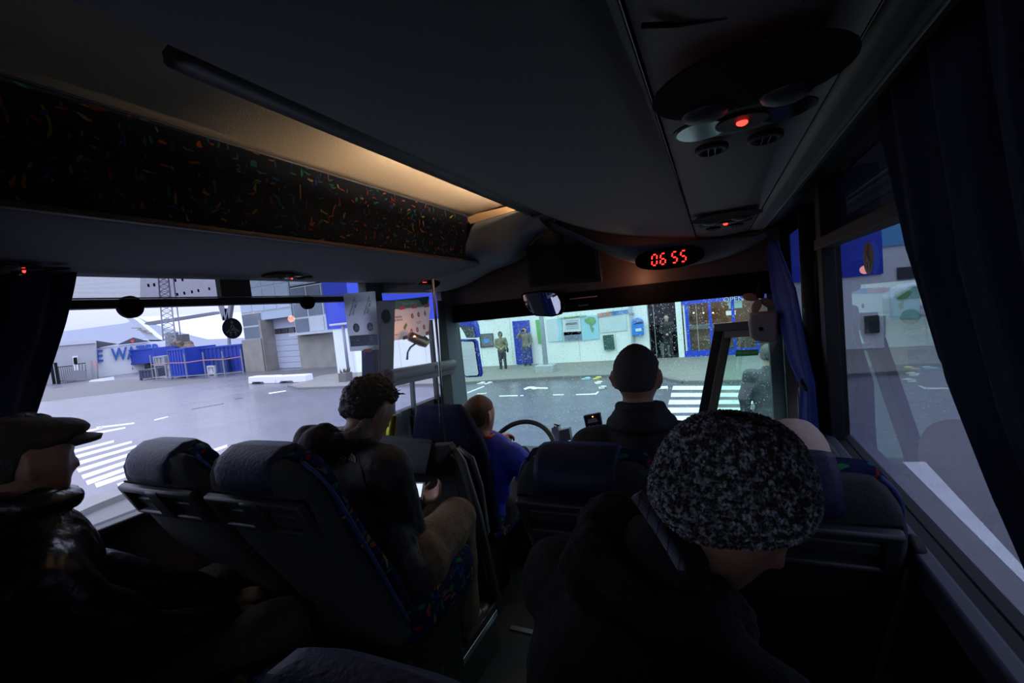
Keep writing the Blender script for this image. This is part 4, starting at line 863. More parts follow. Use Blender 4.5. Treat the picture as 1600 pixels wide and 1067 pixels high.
b = B(); b.ell(Mh @ V((0, -.012, .062)), (.090, .118, .058), Mh.to_3x3(), 28, 16); b.ell(Mh @ V((0, .045, .080)), (.080, .085, .032), Mh.to_3x3(), 24, 12)
blob('cap', b, mat('brown_cap', (.045, .033, .028), .9, var=.2, bump=.4, bscale=140), cm, .006, 4, .003, 20)
b = B().grid(24, 8, lambda u, v: Mh @ V((math.sin((u - .5) * 2.5) * (.084 + .004 * v), .050 + math.cos((u - .5) * 2.5) * .040 + v * .068 * math.cos((u - .5) * 2.7), .064 - v * .012 - .016 * ((u - .5) * 2) ** 2)))
b.go('cap_peak', mat('brown_cap', (.045, .033, .028), .9), cm, smooth=True, solid=.013)
b = B().tube([J['neck'] + V((.095 * math.cos(a), .085 * math.sin(a), .03 - .02 * math.sin(a))) for a in [2 * PI * k / 24 for k in range(25)]], .030, 8)
blob('collar', b, jk_lthr, cm, .009, 3, .008, 18)
# ---- man in knitted beanie (right, nearest)
hd = Q(1136, 790, Y=.77); Mh = hm(hd, 1.45, .72, 0)
nk = Q(1030, 878, Y=.71)
J = dict(pelvis=(-.33, .68, -1.02), chest=nk + V((-.06, .0, -.21)), neck=nk, shL=nk + V((-.20, .10, -.13)), shR=nk + V((.13, -.10, -.15)), wrL=(.02, .94, -.98), wrR=(.12, .78, -.98),
         hipL=(-.32, .76, -1.0), hipR=(-.24, .66, -1.0), knL=(-.10, 1.06, -.98), knR=(.02, .96, -1.0), anL=(-.08, 1.08, -1.37), anR=(.04, 1.0, -1.37))
J['elL'] = joint(J['shL'], J['wrL'], .30, .27, (-.5, 1.0, -1.3)); J['elR'] = joint(J['shR'], J['wrR'], .30, .27, (.2, .35, -1.3))
bm_, J = figure('man in a black and grey knitted beanie bowing his head, nearest on the right', J, Mh, (skin, mat('black_wool_coat', (.009, .009, .010), .9, var=.3, bump=.5, bscale=200), denim, shoe_k), vox=.008, hands={'L': ((.7, .3, -.2), (0, 0, -1), 1, .8), 'R': ((.8, .2, -.1), (0, 0, -1), -1, .8)}, amp=.010, base=(-.3, .55, PZR), cloth=1.10, ears=False, hs=1.0)
# stand-up collar, shirt
up = (hd - V(J['neck'])).normalized()
b = B().tube([J['neck'] + V((-.015, 0, -.01)) + M.Rotation(.45, 3, 'Y') @ V((.085 * math.cos(a), .095 * math.sin(a), .0)) for a in [2 * PI * k / 24 for k in range(25)]], .038, 10).cap(J['neck'] + V((-.09, -.06, -.0)), J['neck'] + V((-.09, .08, .02)), .055, .055).cap(Q(1050, 945, Y=.70), Q(1128, 972, Y=.74), .075, .055)
blob('hood_collar', b, mat('dark_pile_collar', (.010, .009, .009), .95, bump=.8, bscale=90), bm_, .008, 2, .010, 30)
sh_m = bpy.data.materials.new('checked_shirt'); sh_m.use_nodes = True; _n = sh_m.node_tree.nodes; _l = sh_m.node_tree.links
_t = _n.new('ShaderNodeTexCoord'); _c = _n.new('ShaderNodeTexBrick'); _c.inputs['Scale'].default_value = 40; _c.inputs['Color1'].default_value = (.42, .46, .58, 1); _c.inputs['Color2'].default_value = (.36, .40, .55, 1); _c.inputs['Mortar'].default_value = (.16, .08, .12, 1); _c.offset = 0; _c.inputs['Mortar Size'].default_value = .03
_l.new(_t.outputs['Object'], _c.inputs['Vector']); _l.new(_c.outputs['Color'], _n['Principled BSDF'].inputs['Base Color']); _n['Principled BSDF'].inputs['Roughness'].default_value = .9
ra = [Q(986, 778, Y=.62), Q(1003, 802, Y=.60), Q(1030, 842, Y=.585), Q(1058, 890, Y=.575)]; rb_ = [Q(1000, 770, Y=.64), Q(1022, 806, Y=.62), Q(1045, 846, Y=.60), Q(1070, 892, Y=.59)]
B().rings([[a, c, c + V((.0, .02, -.004)), a + V((.0, .02, -.004))] for a, c in zip(ra, rb_)]).go('shirt_collar', sh_m, bm_, smooth=True, bevel=0)
# beanie: dome with knitted stitches
R3 = Mh.to_3x3(); bt_c = V((0, -.008, .030)); er = (.098, .116, .116)
kn = bpy.data.materials.new('mottled_yarn'); kn.use_nodes = True; _n = kn.node_tree.nodes; _l = kn.node_tree.links; _p = _n['Principled BSDF']; _p.inputs['Roughness'].default_value = .95; _p.inputs['Sheen Weight'].default_value = .3
_t = _n.new('ShaderNodeTexCoord'); _z = _n.new('ShaderNodeTexNoise'); _z.inputs['Scale'].default_value = 100; _z.inputs['Detail'].default_value = 3; _r = _n.new('ShaderNodeValToRGB')
_r.color_ramp.elements[0].position = .46; _r.color_ramp.elements[0].color = (.008, .008, .010, 1); _r.color_ramp.elements[1].position = .64; _r.color_ramp.elements[1].color = (.42, .43, .50, 1)
_l.new(_t.outputs['Object'], _z.inputs['Vector']); _l.new(_z.outputs['Fac'], _r.inputs[0]); _l.new(_r.outputs[0], _p.inputs['Base Color'])
_b = _n.new('ShaderNodeBump'); _b.inputs['Strength'].default_value = .5; _b.inputs['Distance'].default_value = .002; _z2 = _n.new('ShaderNodeTexNoise'); _z2.inputs['Scale'].default_value = 500; _l.new(_t.outputs['Object'], _z2.inputs['Vector']); _l.new(_z2.outputs['Fac'], _b.inputs['Height']); _l.new(_b.outputs[0], _p.inputs['Normal'])
Mb = M.Translation(Q(1140, 799, Y=.77)) @ M.Rotation(.11, 4, 'Y')
def bpt(a, t, k=0.):        # a around, t 0 at the brim .. 1 at the crown; brim slopes from the nape up to the brow
    wob = 1 + .02 * math.sin(2 * a + .6) + .035 * noise.noise(V((math.cos(a) * 1.3, math.sin(a) * 1.3, t * 2)))
    ph_ = t * PI / 2; rf = (math.cos(ph_) ** .70 if t < .999 else 0) * (1 - .10 * max(0, 1 - t / .22) ** 2) * wob; s_ = math.sin(ph_)
    p = V((.122 * math.cos(a) * rf, .112 * math.sin(a) * rf, .160 * s_ - .006 + .012 * math.cos(a) * (1 - s_)))
    n = V((math.cos(a) * math.cos(ph_), math.sin(a) * math.cos(ph_), math.sin(ph_)))
    return p + n * k, n
b = B(); b.rings([[Mb @ bpt(2 * PI * j / 64, i / 28 * .995, -.003)[0] for j in range(64)] for i in range(29)], caps=True)
be = b.go('beanie', kn, bm_, smooth=True)
b = B(); NR = 30; rnd = random.Random(3)
for row in range(NR):
    t = row / NR * .97; rad = .107 * math.cos(t * PI / 2) ** .72; n_ = max(6, int(2 * PI * rad / .0100))
    for j in range(n_):
        a = 2 * PI * (j + rnd.uniform(-.12, .12)) / n_; tj = t + rnd.uniform(-.006, .006); sc = rnd.uniform(.95, 1.45)
        for sd in (-1, 1):
            p, n = bpt(a + sd * .0026 / max(rad, .02), tj, .0015 + .0010 * rnd.random()); p2_, _ = bpt(a, min(tj + .02, .99)); p1_, _ = bpt(a, tj); up_ = (p2_ - p1_).normalized(); ta = V((-math.sin(a), math.cos(a), 0)); n = up_.cross(ta).normalized(); n = -n if n.dot(V((math.cos(a), math.sin(a), .3))) < 0 else n
            dd = (up_ + ta * sd * .55).normalized(); x_ = dd.cross(n).normalized(); mt = M((x_, dd, n)).transposed()
            vs = [Mb @ (p + mt @ (V(q) * sc)) for q in ((0, -.0056, 0), (.0027, -.001, 0), (0, 0, .0034), (-.0027, -.001, 0), (.0022, .003, .0012), (-.0022, .003, .0012), (0, .0058, 0), (0, 0, -.002))]
            b.add(vs, [(0, 1, 2), (0, 2, 3), (1, 4, 2), (2, 5, 3), (2, 4, 6), (2, 6, 5), (0, 7, 1), (0, 3, 7), (1, 7, 4), (3, 5, 7), (4, 7, 6), (5, 6, 7)])
st_ = b.go('knit_stitch', kn, be, kind='stuff', smooth=True)
# ---- man in dark coat (front right)
hd = V((-.278, 1.70, -.288)); Mh = hm(hd, .08, .10)
J = dict(pelvis=(-.28, 1.70, -1.0), chest=(-.28, 1.71, -.62), neck=(-.275, 1.70, -.425), shL=(-.475, 1.69, -.56), shR=(-.08, 1.69, -.53), wrL=(-.38, 2.05, -.92), wrR=(-.20, 2.05, -.92),
         hipL=(-.37, 1.75, -1.0), hipR=(-.20, 1.75, -1.0), knL=(-.38, 2.18, -.98), knR=(-.18, 2.18, -.98), anL=(-.38, 2.25, -1.37), anR=(-.18, 2.25, -1.37))
J['elL'] = joint(J['shL'], J['wrL'], .30, .27, (-.7, 1.7, -1.2)); J['elR'] = joint(J['shR'], J['wrR'], .30, .27, (.2, 1.7, -1.2))
dmn, J = figure('man with short dark hair and black coat seen from behind before the windscreen', J, Mh, (skin, jk_black, denim, shoe_k), vox=.009, hands={'L': ((.2, .9, -.1), (0, 0, -1), 1, .8), 'R': ((-.2, .9, -.1), (0, 0, -1), -1, .8)}, base=(-.28, 1.7, PZR), cloth=1.05)
hair('hair', Mh, lambda u: scalp(u) , hair_gr, dmn, thick=.005, amp=.002)
b = B().tube([J['neck'] + V((.074 * math.cos(a), .072 * math.sin(a), .030 + .012 * math.sin(a + PI))) for a in [2 * PI * k / 24 for k in range(25)]], .020, 8).tube([J['neck'] + V((.088 * math.cos(a), .082 * math.sin(a), -.005)) for a in [2 * PI * k / 24 for k in range(25)]], .022, 8).tube([J['neck'] + V((.105 * math.cos(a), .088 * math.sin(a), -.03)) for a in [2 * PI * k / 24 for k in range(25)]], .026, 8)
blob('coat_collar', b, jk_black, dmn, .008, 3)
# ---- driver
hd = V((-1.255, 2.23, -.575)); Mh = hm(hd, .25, .15, .0)
J = dict(pelvis=(-1.30, 2.22, -1.12), chest=(-1.245, 2.25, -.86), neck=(-1.25, 2.25, -.715), shL=(-1.42, 2.25, -.81), shR=(-1.08, 2.24, -.80), wrL=(-1.30, 2.50, -.80), wrR=(-.985, 2.52, -.92),
         hipL=(-1.38, 2.28, -1.13), hipR=(-1.20, 2.28, -1.13), knL=(-1.40, 2.62, -1.10), knR=(-1.18, 2.62, -1.10), anL=(-1.40, 2.68, -1.55), anR=(-1.18, 2.68, -1.55))
J['elL'] = joint(J['shL'], J['wrL'], .27, .25, (-1.7, 2.2, -1.2)); J['elR'] = joint(J['shR'], J['wrR'], .27, .25, (-.8, 2.1, -1.1))
dv, J = figure('ruddy short-haired driver in a royal blue shirt at the steering wheel', J, Mh, (skin_red, mat('royal_blue_shirt', (.02, .05, .62), .75, var=.2, bump=.3, bscale=60), denim, shoe_k), vox=.010, hands={'L': ((.3, .6, .2), (.2, .3, -.8), 1, 1.2), 'R': ((-.3, .7, .2), (-.2, .2, -.9), -1, 1.2)}, base=(-1.3, 2.25, FZ), cloth=.98)
hair('hair', Mh, lambda u: scalp(u) , hair_rd, dv, thick=.005, amp=.0015)
b = B().tube([J['neck'] + V((.070 * math.cos(a), .066 * math.sin(a), .030)) for a in [2 * PI * k / 24 for k in range(25)]], .012, 8)
b.go('orange_collar', mat('orange_collar', (.75, .16, .03), .7), dv, smooth=True)
# ---- passenger with beige hood in the right window seat
hd = V((.195, 1.62, -.535)); Mh = hm(hd, .3, .75)
J = dict(pelvis=(.11, 1.60, -1.02), chest=(.12, 1.58, -.80), neck=(.14, 1.58, -.68), shL=(-.02, 1.58, -.76), shR=(.25, 1.56, -.76), wrL=(.05, 1.92, -.95), wrR=(.22, 1.92, -.95),
         hipL=(.03, 1.66, -1.02), hipR=(.20, 1.66, -1.02), knL=(.02, 2.02, -.98), knR=(.20, 2.02, -.98), anL=(.02, 2.08, -1.37), anR=(.20, 2.08, -1.37))
J['elL'] = joint(J['shL'], J['wrL'], .25, .23, (-.2, 1.6, -1.2)); J['elR'] = joint(J['shR'], J['wrR'], .25, .23, (.34, 1.6, -1.2))
hp_, J = figure('passenger with a beige hood mostly hidden behind the beanie man', J, Mh, (skin, mat('beige_coat', (.34, .25, .21), .85, bump=.3), denim, shoe_k), s=.92, vox=.011, hands={'L': ((.2, .9, -.1), (0, 0, -1), 1, .8), 'R': ((-.2, .9, -.1), (0, 0, -1), -1, .8)}, base=(.11, 1.6, PZR), cloth=.9)
b = B().ell(hd + V((0, -.012, .005)), (.095, .11, .115), Mh.to_3x3(), 24, 16); blob('hood', b, mat('beige_hood', (.50, .37, .31), .9, var=.06, bump=.3, bscale=60), hp_, .008, 2, .006, 14)
# ---- bystanders
def stand(label, base, yaw, H, mats, arms='down', grp=None, vox=.018, cloth=1.0, hairm=None, skirt=None, bag=False):
    s = H / 1.75; R_ = M.Rotation(-yaw, 3, 'Z'); O = V(base); P_ = lambda x, y, z: O + R_ @ V((x * s, y * s, z * s))
    J = dict(pelvis=P_(0, 0, .95), chest=P_(0, -.01, 1.28), neck=P_(0, -.01, 1.47), shL=P_(-.19, -.01, 1.40), shR=P_(.19, -.01, 1.40), hipL=P_(-.09, 0, .90), hipR=P_(.09, 0, .90), knL=P_(-.10, .02, .49), knR=P_(.10, .02, .49), anL=P_(-.11, -.01, .085), anR=P_(.11, -.01, .085))
    if arms == 'front': J['wrL'] = P_(-.05, .16, 1.0); J['wrR'] = P_(.05, .16, 1.0); J['elL'] = P_(-.26, .0, 1.12); J['elR'] = P_(.26, 0, 1.12)
    elif arms == 'camera': J['wrR'] = P_(.10, .20, 1.60); J['elR'] = P_(.30, .16, 1.34); J['wrL'] = P_(-.20, .10, .95); J['elL'] = P_(-.28, 0, 1.14)
    else: J['wrL'] = P_(-.26, .05, .87); J['wrR'] = P_(.26, .05, .87); J['elL'] = P_(-.27, -.01, 1.13); J['elR'] = P_(.27, -.01, 1.13)
    Mh = hm(P_(0, .01, 1.63), yaw, .05)
    t, J = figure(label, J, Mh, mats, s=s, vox=vox, grp=grp, cloth=cloth, skirt=None if not skirt else P_(0, 0, skirt), base=base, amp=.012)
    if hairm: hair('hair', Mh, lambda u: scalp(u), hairm, t, s=s, thick=.012, nu=40, nv=28)
    if bag:
        b = B().ell(P_(-.27, .02, .92), (.05, .10, .13), R_); b.tube([P_(-.27, .02, 1.0), P_(-.15, .12, 1.25), P_(.08, .05, 1.45), P_(.10, -.1, 1.35), P_(-.27, 0, 1.0)], .012, 6); b.go('shoulder_bag', mat('bag_dark', (.03, .03, .03), .6), t)
    return t, Mh, s, P_
jg = mat('olive_parka', (.17, .18, .11), .85, var=.3, scale=6); jg2 = mat('grey_olive_jacket', (.16, .16, .12), .85, var=.3, scale=6)
skp = mat('pale_skin', (.5, .33, .26), .6); dkt = mat('dark_jeans', (.035, .035, .045), .85, var=.4, scale=10); bjn = mat('blue_jeans', (.03, .06, .20), .85, var=.4, scale=10)
t, Mh, s, P_ = stand('woman in olive parka and dark trousers standing by the white wall', tuple(G(787, 578)), PI - .3, 1.63, (skp, jg, dkt, shoe_k), 'front', cloth=1.08, bag=True)
b = B().ell(Mh @ V((0, -.015, .01)), (.10, .11, .14), Mh.to_3x3()); b.go('hood', mat('hood_olive', (.08, .08, .06), .8), t, smooth=True)
t, Mh, s, P_ = stand('man in grey-olive jacket and jeans holding a camera to his eye before the blue door', tuple(G(825, 573)), PI - .1, 1.72, (skp, jg2, bjn, shoe_k), 'camera', hairm=hair_gr, cloth=1.05)
cmr = B().box(P_(.02, .22, 1.62), (.14 * s, .06, .09)).tube([P_(.02, .24, 1.62), P_(.02, .33, 1.62)], .035, 12).go('camera', plastic_black, None); tag(cmr, 'small black camera held by the man before the blue door', 'camera')
stand('man in black standing in the dark doorway', tuple(G(1046, 561)), PI, 1.74, (skp, mat('black_clothes', (.015, .016, .02), .8), mat('black_clothes', (.015, .016, .02), .8), shoe_k), 'front', hairm=hair_dk)
stand('man in a grey wool coat walking away outside the open bus door', tuple(V((.53, 6.0, GZ))), .05, 1.77, (skp, mat('grey_wool_coat', (.085, .08, .10), .95, var=.25, scale=40), dkt, shoe_k), 'down', hairm=mat('grey_hair', (.10, .09, .085), .7, var=.4, scale=50), cloth=1.1, skirt=.62, vox=.014)
# ================================================================== OUTSIDE
asph = bpy.data.materials.new('wet_asphalt'); asph.use_nodes = True; _n = asph.node_tree.nodes; _l = asph.node_tree.links; _p = _n['Principled BSDF']
_t = _n.new('ShaderNodeTexCoord'); _z = _n.new('ShaderNodeTexNoise'); _z.inputs['Scale'].default_value = .22; _z.inputs['Detail'].default_value = 6; _l.new(_t.outputs['Object'], _z.inputs['Vector'])
_r = _n.new('ShaderNodeMapRange'); _r.inputs[1].default_value = .35; _r.inputs[2].default_value = .7; _r.inputs[3].default_value = .22; _r.inputs[4].default_value = .42; _l.new(_z.outputs['Fac'], _r.inputs[0]); _l.new(_r.outputs[0], _p.inputs['Roughness'])
_c = _n.new('ShaderNodeValToRGB'); _c.color_ramp.elements[0].color = (.085, .085, .100, 1); _c.color_ramp.elements[1].color = (.15, .145, .17, 1); _z3 = _n.new('ShaderNodeTexNoise'); _z3.inputs['Scale'].default_value = 3; _z3.inputs['Detail'].default_value = 8
_l.new(_t.outputs['Object'], _z3.inputs['Vector']); _l.new(_z3.outputs['Fac'], _c.inputs[0]); _l.new(_c.outputs[0], _p.inputs['Base Color'])
_z2 = _n.new('ShaderNodeTexNoise'); _z2.inputs['Scale'].default_value = 40; _z2.inputs['Detail'].default_value = 6; _l.new(_t.outputs['Object'], _z2.inputs['Vector'])
_b = _n.new('ShaderNodeBump'); _b.inputs['Strength'].default_value = .25; _b.inputs['Distance'].default_value = .01; _l.new(_z2.outputs['Fac'], _b.inputs['Height']); _l.new(_b.outputs[0], _p.inputs['Normal'])
gr = struct('ground', B().b2((-260, -40, GZ - .1), (120, 220, GZ)), asph)
paint = mat('road_paint', (.68, .70, .72), .5, var=.25, scale=3)
def mark(name, pts, m=paint, h=.004, par=None): return B().slab([G(*p) for p in pts], (0, 0, h)).go(name, m, par or gr)
# sidewalk along the terminal
walk_m = mat('sidewalk_concrete', (.20, .20, .18), .7, var=.15, scale=2, bump=.3, bscale=20)
sw_pts = [(452, 604), (470, 608), (530, 606), (600, 603), (700, 602), (770, 597), (860, 592), (940, 589), (1000, 589), (1038, 592), (1052, 596), (1068, 599), (1110, 599), (1180, 597), (1240, 594), (1330, 588), (1420, 583)]
wk = [G(*p) for p in sw_pts]; wk = [p for p in wk]
out = wk + [V((5.6, 18.6, GZ)), V((-18.9, 18.6, GZ)), G(500, 588)]
sd = struct('sidewalk', B().slab(out, (0, 0, .05)), walk_m)
b = B()
for p, q in zip(wk[:-1], wk[1:]): B().bar(p + V((0, 0, .035)), q + V((0, 0, .035)), .16, .10).go('kerb_stone', mat('kerb', (.16, .16, .16), .6, var=.2), sd)
# zebra left
zq = [((110, 706), (178, 689)), ((112, 715), (206, 690)), ((115, 725), (213, 697)), ((120, 735), (213, 706.5)), ((127, 745), (211, 717)), ((134, 754), (207, 728.5)), ((148, 758), (200, 741)), ((183, 758.5), (205, 752)), ((334, 703), (355, 696)), ((128, 675), (160, 668)), ((150, 668), (210, 661)), ((150, 676), (196, 668))]
zl = [[(a_[0], a_[1] - 1.2 - .02 * (a_[1] - 690)), (c_[0], c_[1] - 1.2 - .02 * (c_[1] - 690)), (c_[0], c_[1] + 2.0 + .03 * (c_[1] - 690)), (a_[0] + 3, a_[1] + 2.0 + .03 * (a_[1] - 690))] for a_, c_ in zq]
for z in zl: mark('crosswalk_stripe', z)
for z in ([(1052, 603), (1180, 603), (1180, 609), (1050, 609)], [(1049, 614), (1178, 614), (1178, 620), (1048, 620)], [(1046, 625), (1176, 625), (1176, 631), (1044, 632)], [(1044, 637), (1174, 637), (1173, 644), (1042, 645)], [(1042, 650), (1170, 650), (1168, 657), (1040, 658)],
          [(1008, 605), (1043, 603), (1044, 607), (1009, 609)]): mark('crosswalk_stripe', z)
mark('road_arrow', [(818, 607), (826, 604), (834, 604), (838, 605), (856, 605.5), (856, 607.5), (840, 607.2), (834, 608.5), (828, 606.6), (820, 609)])
for z in ([(780, 618), (809, 617.4), (809, 618.8), (780, 619.6)], [(813, 617.6), (818, 617.4), (818, 618.6), (813, 618.8)], [(864, 616.3), (881, 616), (881, 617.2), (864, 617.6)], [(900, 616), (930, 614.6), (934, 611.5), (936, 612), (932, 616.5), (900, 617.3)], [(730, 613), (756, 603), (757, 604), (731, 614.4)], [(745, 615), (760, 614), (760, 615), (745, 616)],
          [(419, 614), (446, 610), (448, 611), (421, 615.4)], [(240, 656), (262, 650.5), (263, 651.6), (242, 657)]): mark('lane_line', z)
for z in ([(1410, 722), (1446, 722), (1640, 930), (1610, 920)], [(1436, 838), (1440, 836), (1492, 890), (1484, 890)]): mark('lane_line', z)
mark('asphalt_crack', [(366, 623), (378, 621), (380, 622), (368, 624.5)], mat('crack', (.02, .02, .02), .5))
mark('asphalt_crack', [(300, 639), (350, 630), (350, 631), (300, 640)], mat('crack', (.02, .02, .02), .5))
dk = mat('dry_asphalt', (.10, .10, .105), .7, var=.15, scale=1)
mark('asphalt_patch', [(62, 610), (200, 592), (330, 592), (330, 596), (200, 612), (64, 628)], dk, .003)
mark('asphalt_patch', [(400, 590), (420, 580), (540, 574), (540, 600), (470, 592)], dk, .003)
kb = struct('kerb_island', B().slab([G(*p) for p in ((120, 792), (204, 765), (209, 774), (150, 798), (120, 812))], (0, 0, .10)), mat('kerb', (.16, .16, .16), .6, var=.2))
mark('asphalt_patch', [(120, 800), (150, 792), (209, 772), (235, 775), (245, 800), (170, 835), (120, 850)], dk, .003)
for i, (p, c) in enumerate((((916, 593), (.3, .5, .6)), ((933, 592), (.55, .5, .15)), ((934, 599.5), (.6, .62, .62)), ((752, 600), (.6, .6, .6)), ((763, 600), (.6, .6, .6)), ((940, 607), (.5, .5, .5)))):
    q = G(*p) + V((0, 0, .02)); o = B().box(q, (.28, .16, .03), M.Rotation(i, 3, 'Z')).ell(q + V((.05, .03, .03)), (.10, .07, .03)).go('litter', mat('litter_%d' % i, c, .6), None)
    tag(o, ['pale blue wrapper lying by the kerb', 'yellow wrapper lying by the kerb', 'white paper scrap on the road before the kerb', 'left white scrap on the road before the mirror', 'right white scrap beside another near the mirror', 'grey scrap at the end of the lane line'][i], 'litter', 'litter at the kerb')
# ---- terminal building
YB = 18.55; XB0, XB1 = -18.9, 5.0
tb = thing('terminal_building', 'long white terminal building with blue upper band facing the bus', 'building', (-7, YB, GZ))
def wq(px, py): p = Q(px, py, Y=YB); return p.x, p.z
dx0, dz1 = wq(1010, 474)[0], .0; dx1 = wq(1066, 474)[0]; sx1 = wq(1236, 500)[0]
b = B(); b.b2((XB0, YB, GZ), (dx0, YB + .3, .02)).b2((sx1, YB, GZ), (XB1, YB + .3, .02)).b2((dx1, YB, GZ), (wq(1076, 500)[0], YB + .3, .02)).b2((dx0, YB, -.12), (sx1, YB + .3, .02)); b.go('white_wall', white_w, tb)
B().b2((XB0 - .05, YB - .06, .02), (XB1 + .05, YB + .3, 3.6)).go('blue_band', blue_p, tb)
B().b2((XB0, YB + .3, GZ), (XB0 + .3, YB + 9, .02)).b2((XB1 - .3, YB + .3, GZ), (XB1, YB + 9, .02)).b2((XB0, YB + 8.9, GZ), (XB1, YB + 9.1, 3.6)).go('side_wall', white_w, tb)
B().b2((XB0, YB + .2, 3.55), (XB1, YB + 9, 3.65)).go('roof', liner_dk, tb)
for k in range(12): x = XB0 + 1.2 + k * 1.55; B().b2((x, YB - .008, GZ + .1), (x + .012, YB + .01, 0)).go('wall_joint', mat('joint_grey', (.5, .52, .52), .8), tb)
# recess doorway
b = B().b2((dx0, YB + 1.8, GZ), (dx1, YB + 1.9, 0)).b2((dx0 - .1, YB + .3, GZ), (dx0, YB + 1.9, 0)).b2((dx1, YB + .3, GZ), (dx1 + .1, YB + 1.9, 0)).b2((dx0, YB + .3, -.12), (dx1, YB + 1.9, 0)); b.go('dark_recess', mat('recess_black', (.012, .014, .018), .7), tb)
q = wq(1035, 545); B().b2((q[0] - .2, YB + 1.2, GZ), (q[0] + .2, YB + 1.5, q[1] + .1)).go('pale_bin', mat('pale_bin', (.4, .42, .42), .6), tb)
# storefront
fx0 = wq(1072, 500)[0]; sh_b = blue_p
fr = B().b2((fx0 - .12, YB - .05, -.40), (sx1, YB + .08, -.16)).b2((fx0 - .12, YB - .05, GZ + .05), (sx1, YB + .08, GZ + .28)).b2((fx0 - .02, YB - .05, GZ + .28), (fx0 + .10, YB + .08, -.4)); sf = fr.go('storefront_frame', sh_b, tb)
B().b2((fx0 - .35, YB - .04, GZ + .05), (fx0 - .14, YB + .05, -.15)).go('white_jamb', white_w, tb)
for px in (1110, 1146, 1182, 1216):
    x = wq(px, 500)[0]; B().b2((x - .05, YB - .04, GZ + .28), (x + .05, YB + .06, -.4)).go('mullion', sh_b, sf)
B().b2((fx0, YB + .0, GZ + .28), (sx1, YB + .02, -.4)).go('shop_glass', glass('shop_glass', (.8, .82, .82), ior=1.6), sf)
ib = mat('interior_brown', (.24, .16, .10), .8, var=.3, scale=1.2)
B().b2((fx0, YB + 3.5, GZ), (sx1, YB + 3.6, -.1)).b2((fx0, YB + .4, GZ), (sx1, YB + 3.5, GZ + .02)).go('interior_wall', ib, tb)
B().b2((fx0, YB + .45, GZ + .02), (sx1, YB + .55, GZ + 1.05)).go('interior_panel', mat('interior_wood', (.32, .19, .10), .7, var=.2), tb)
B().b2((fx0, YB + .40, GZ + 1.05), (sx1, YB + .60, GZ + 1.22)).go('counter_rail', mat('counter_pale', (.5, .5, .48), .6), tb)
for px in (1082, 1098, 1114): x, z = wq(px, 491); B().ell((x, YB + 1.2, z), .03).go('ceiling_spot', mat('warm_spot', (1, .7, .4), emit=9), tb)
x, z = wq(1139, 489); B().b2((x - .1, YB - .02, z - .08), (x + .22, YB - .01, z + .08)).go('door_sticker', mat('sticker_white', (.8, .8, .8), .6), sf)
x, z = wq(1150, 475); B().b2((x - .25, YB - .02, z - .15), (x + .2, YB - .01, z + .15)).go('door_notice', mat('notice_teal', (.3, .45, .45), .6), sf)
lamp('shop_lamp', (fx0 + 1.5, YB + 1.6, -.5), 110, (1, .62, .38), .2)
# blue door + things on the wall
def board(name, c4, m, lab, cat, th=.04, par=None, grp=None):
    b = B().slab([Q(x, y, Y=YB - .01) for x, y in c4], (0, -th, 0))
    if par: return b.go(name, m, par)
    o = b.go(name, m, None); return tag(o, lab, cat, grp)
dd = board('door_panel', [(801, 502), (827, 500), (833, 567), (808, 569)], mat('blue_door', (.02, .045, .42), .5, var=.15, scale=3), '', '', .06, tb)
B().b2(Q(829, 536, Y=YB - .1), Q(830.5, 533, Y=YB - .08)).go('door_handle', alu, dd)
mott = mat('drop_speckle_grey', (.12, .14, .15), .7, var=1, scale=16); mt_g = mat('drop_speckle_green', (.03, .10, .085), .7, var=1, scale=16)  # strong noise paints the windscreen's raindrop speckle onto picture and box
t = thing('wall_picture', 'dark framed picture with painted raindrop speckle and a small blue patch on the white wall', 'picture', tuple(Q(761, 532, Y=YB)))
board('frame', [(749.5, 522), (770.5, 520.5), (772, 541.5), (751.5, 543)], mat('frame_dark', (.04, .045, .05), .6), '', '', .05, t); B().slab([Q(x, y, Y=YB - .06) for x, y in ((751, 523.3), (769.5, 522), (770.7, 540.3), (752.7, 541.6))], (0, -.01, 0)).go('picture_sheet', mott, t)
B().slab([Q(x, y, Y=YB - .071) for x, y in ((755, 530), (764, 529), (765, 535), (756, 536))], (0, -.005, 0)).go('blue_patch', mat('patch_blue', (.05, .25, .6), .6), t)
board('green_strip_sign', [(837, 500), (842.5, 499.5), (847.5, 536), (841.5, 536.5)], mat('strip_green', (.12, .42, .10), .6), 'tall narrow green strip sign between door and lamp post', 'sign')
t = thing('map_board', 'pale blue tourist map boards with printed text on the white wall', 'notice board', tuple(Q(900, 515, Y=YB)))
pale = mat('map_pale', (.55, .66, .70), .6, var=.08, scale=3); cyan = mat('map_cyan', (.32, .62, .72), .6, var=.1, scale=4); mgr = mat('map_green', (.16, .35, .16), .6, var=.4, scale=6)
board('map_sheet', [(853, 499), (878, 497), (880, 533), (857, 534)], pale, '', '', .03, t); board('map_sheet', [(878.5, 496), (907, 494), (909, 532), (881, 534)], mat('map_sheet_b', (.62, .70, .74), .6, var=.1, scale=6), '', '', .03, t)
m3 = board('map_sheet', [(908, 494), (934, 492), (937, 529), (910, 532)], cyan, '', '', .03, t); board('map_sheet', [(935, 491), (978, 488), (980, 516), (938, 520)], pale, '', '', .025, t)
def onb(name, c4, m, th=.01, off=.05, par=t): return B().slab([Q(x, y, Y=YB - off) for x, y in c4], (0, -th, 0)).go(name, m, par)
onb('island_shape', [(913, 499), (921, 495), (929, 496), (931, 503), (925, 509), (918, 506), (915, 503)], mgr); onb('island_shape', [(922, 508), (928, 513), (926, 520), (923, 514)], mgr)
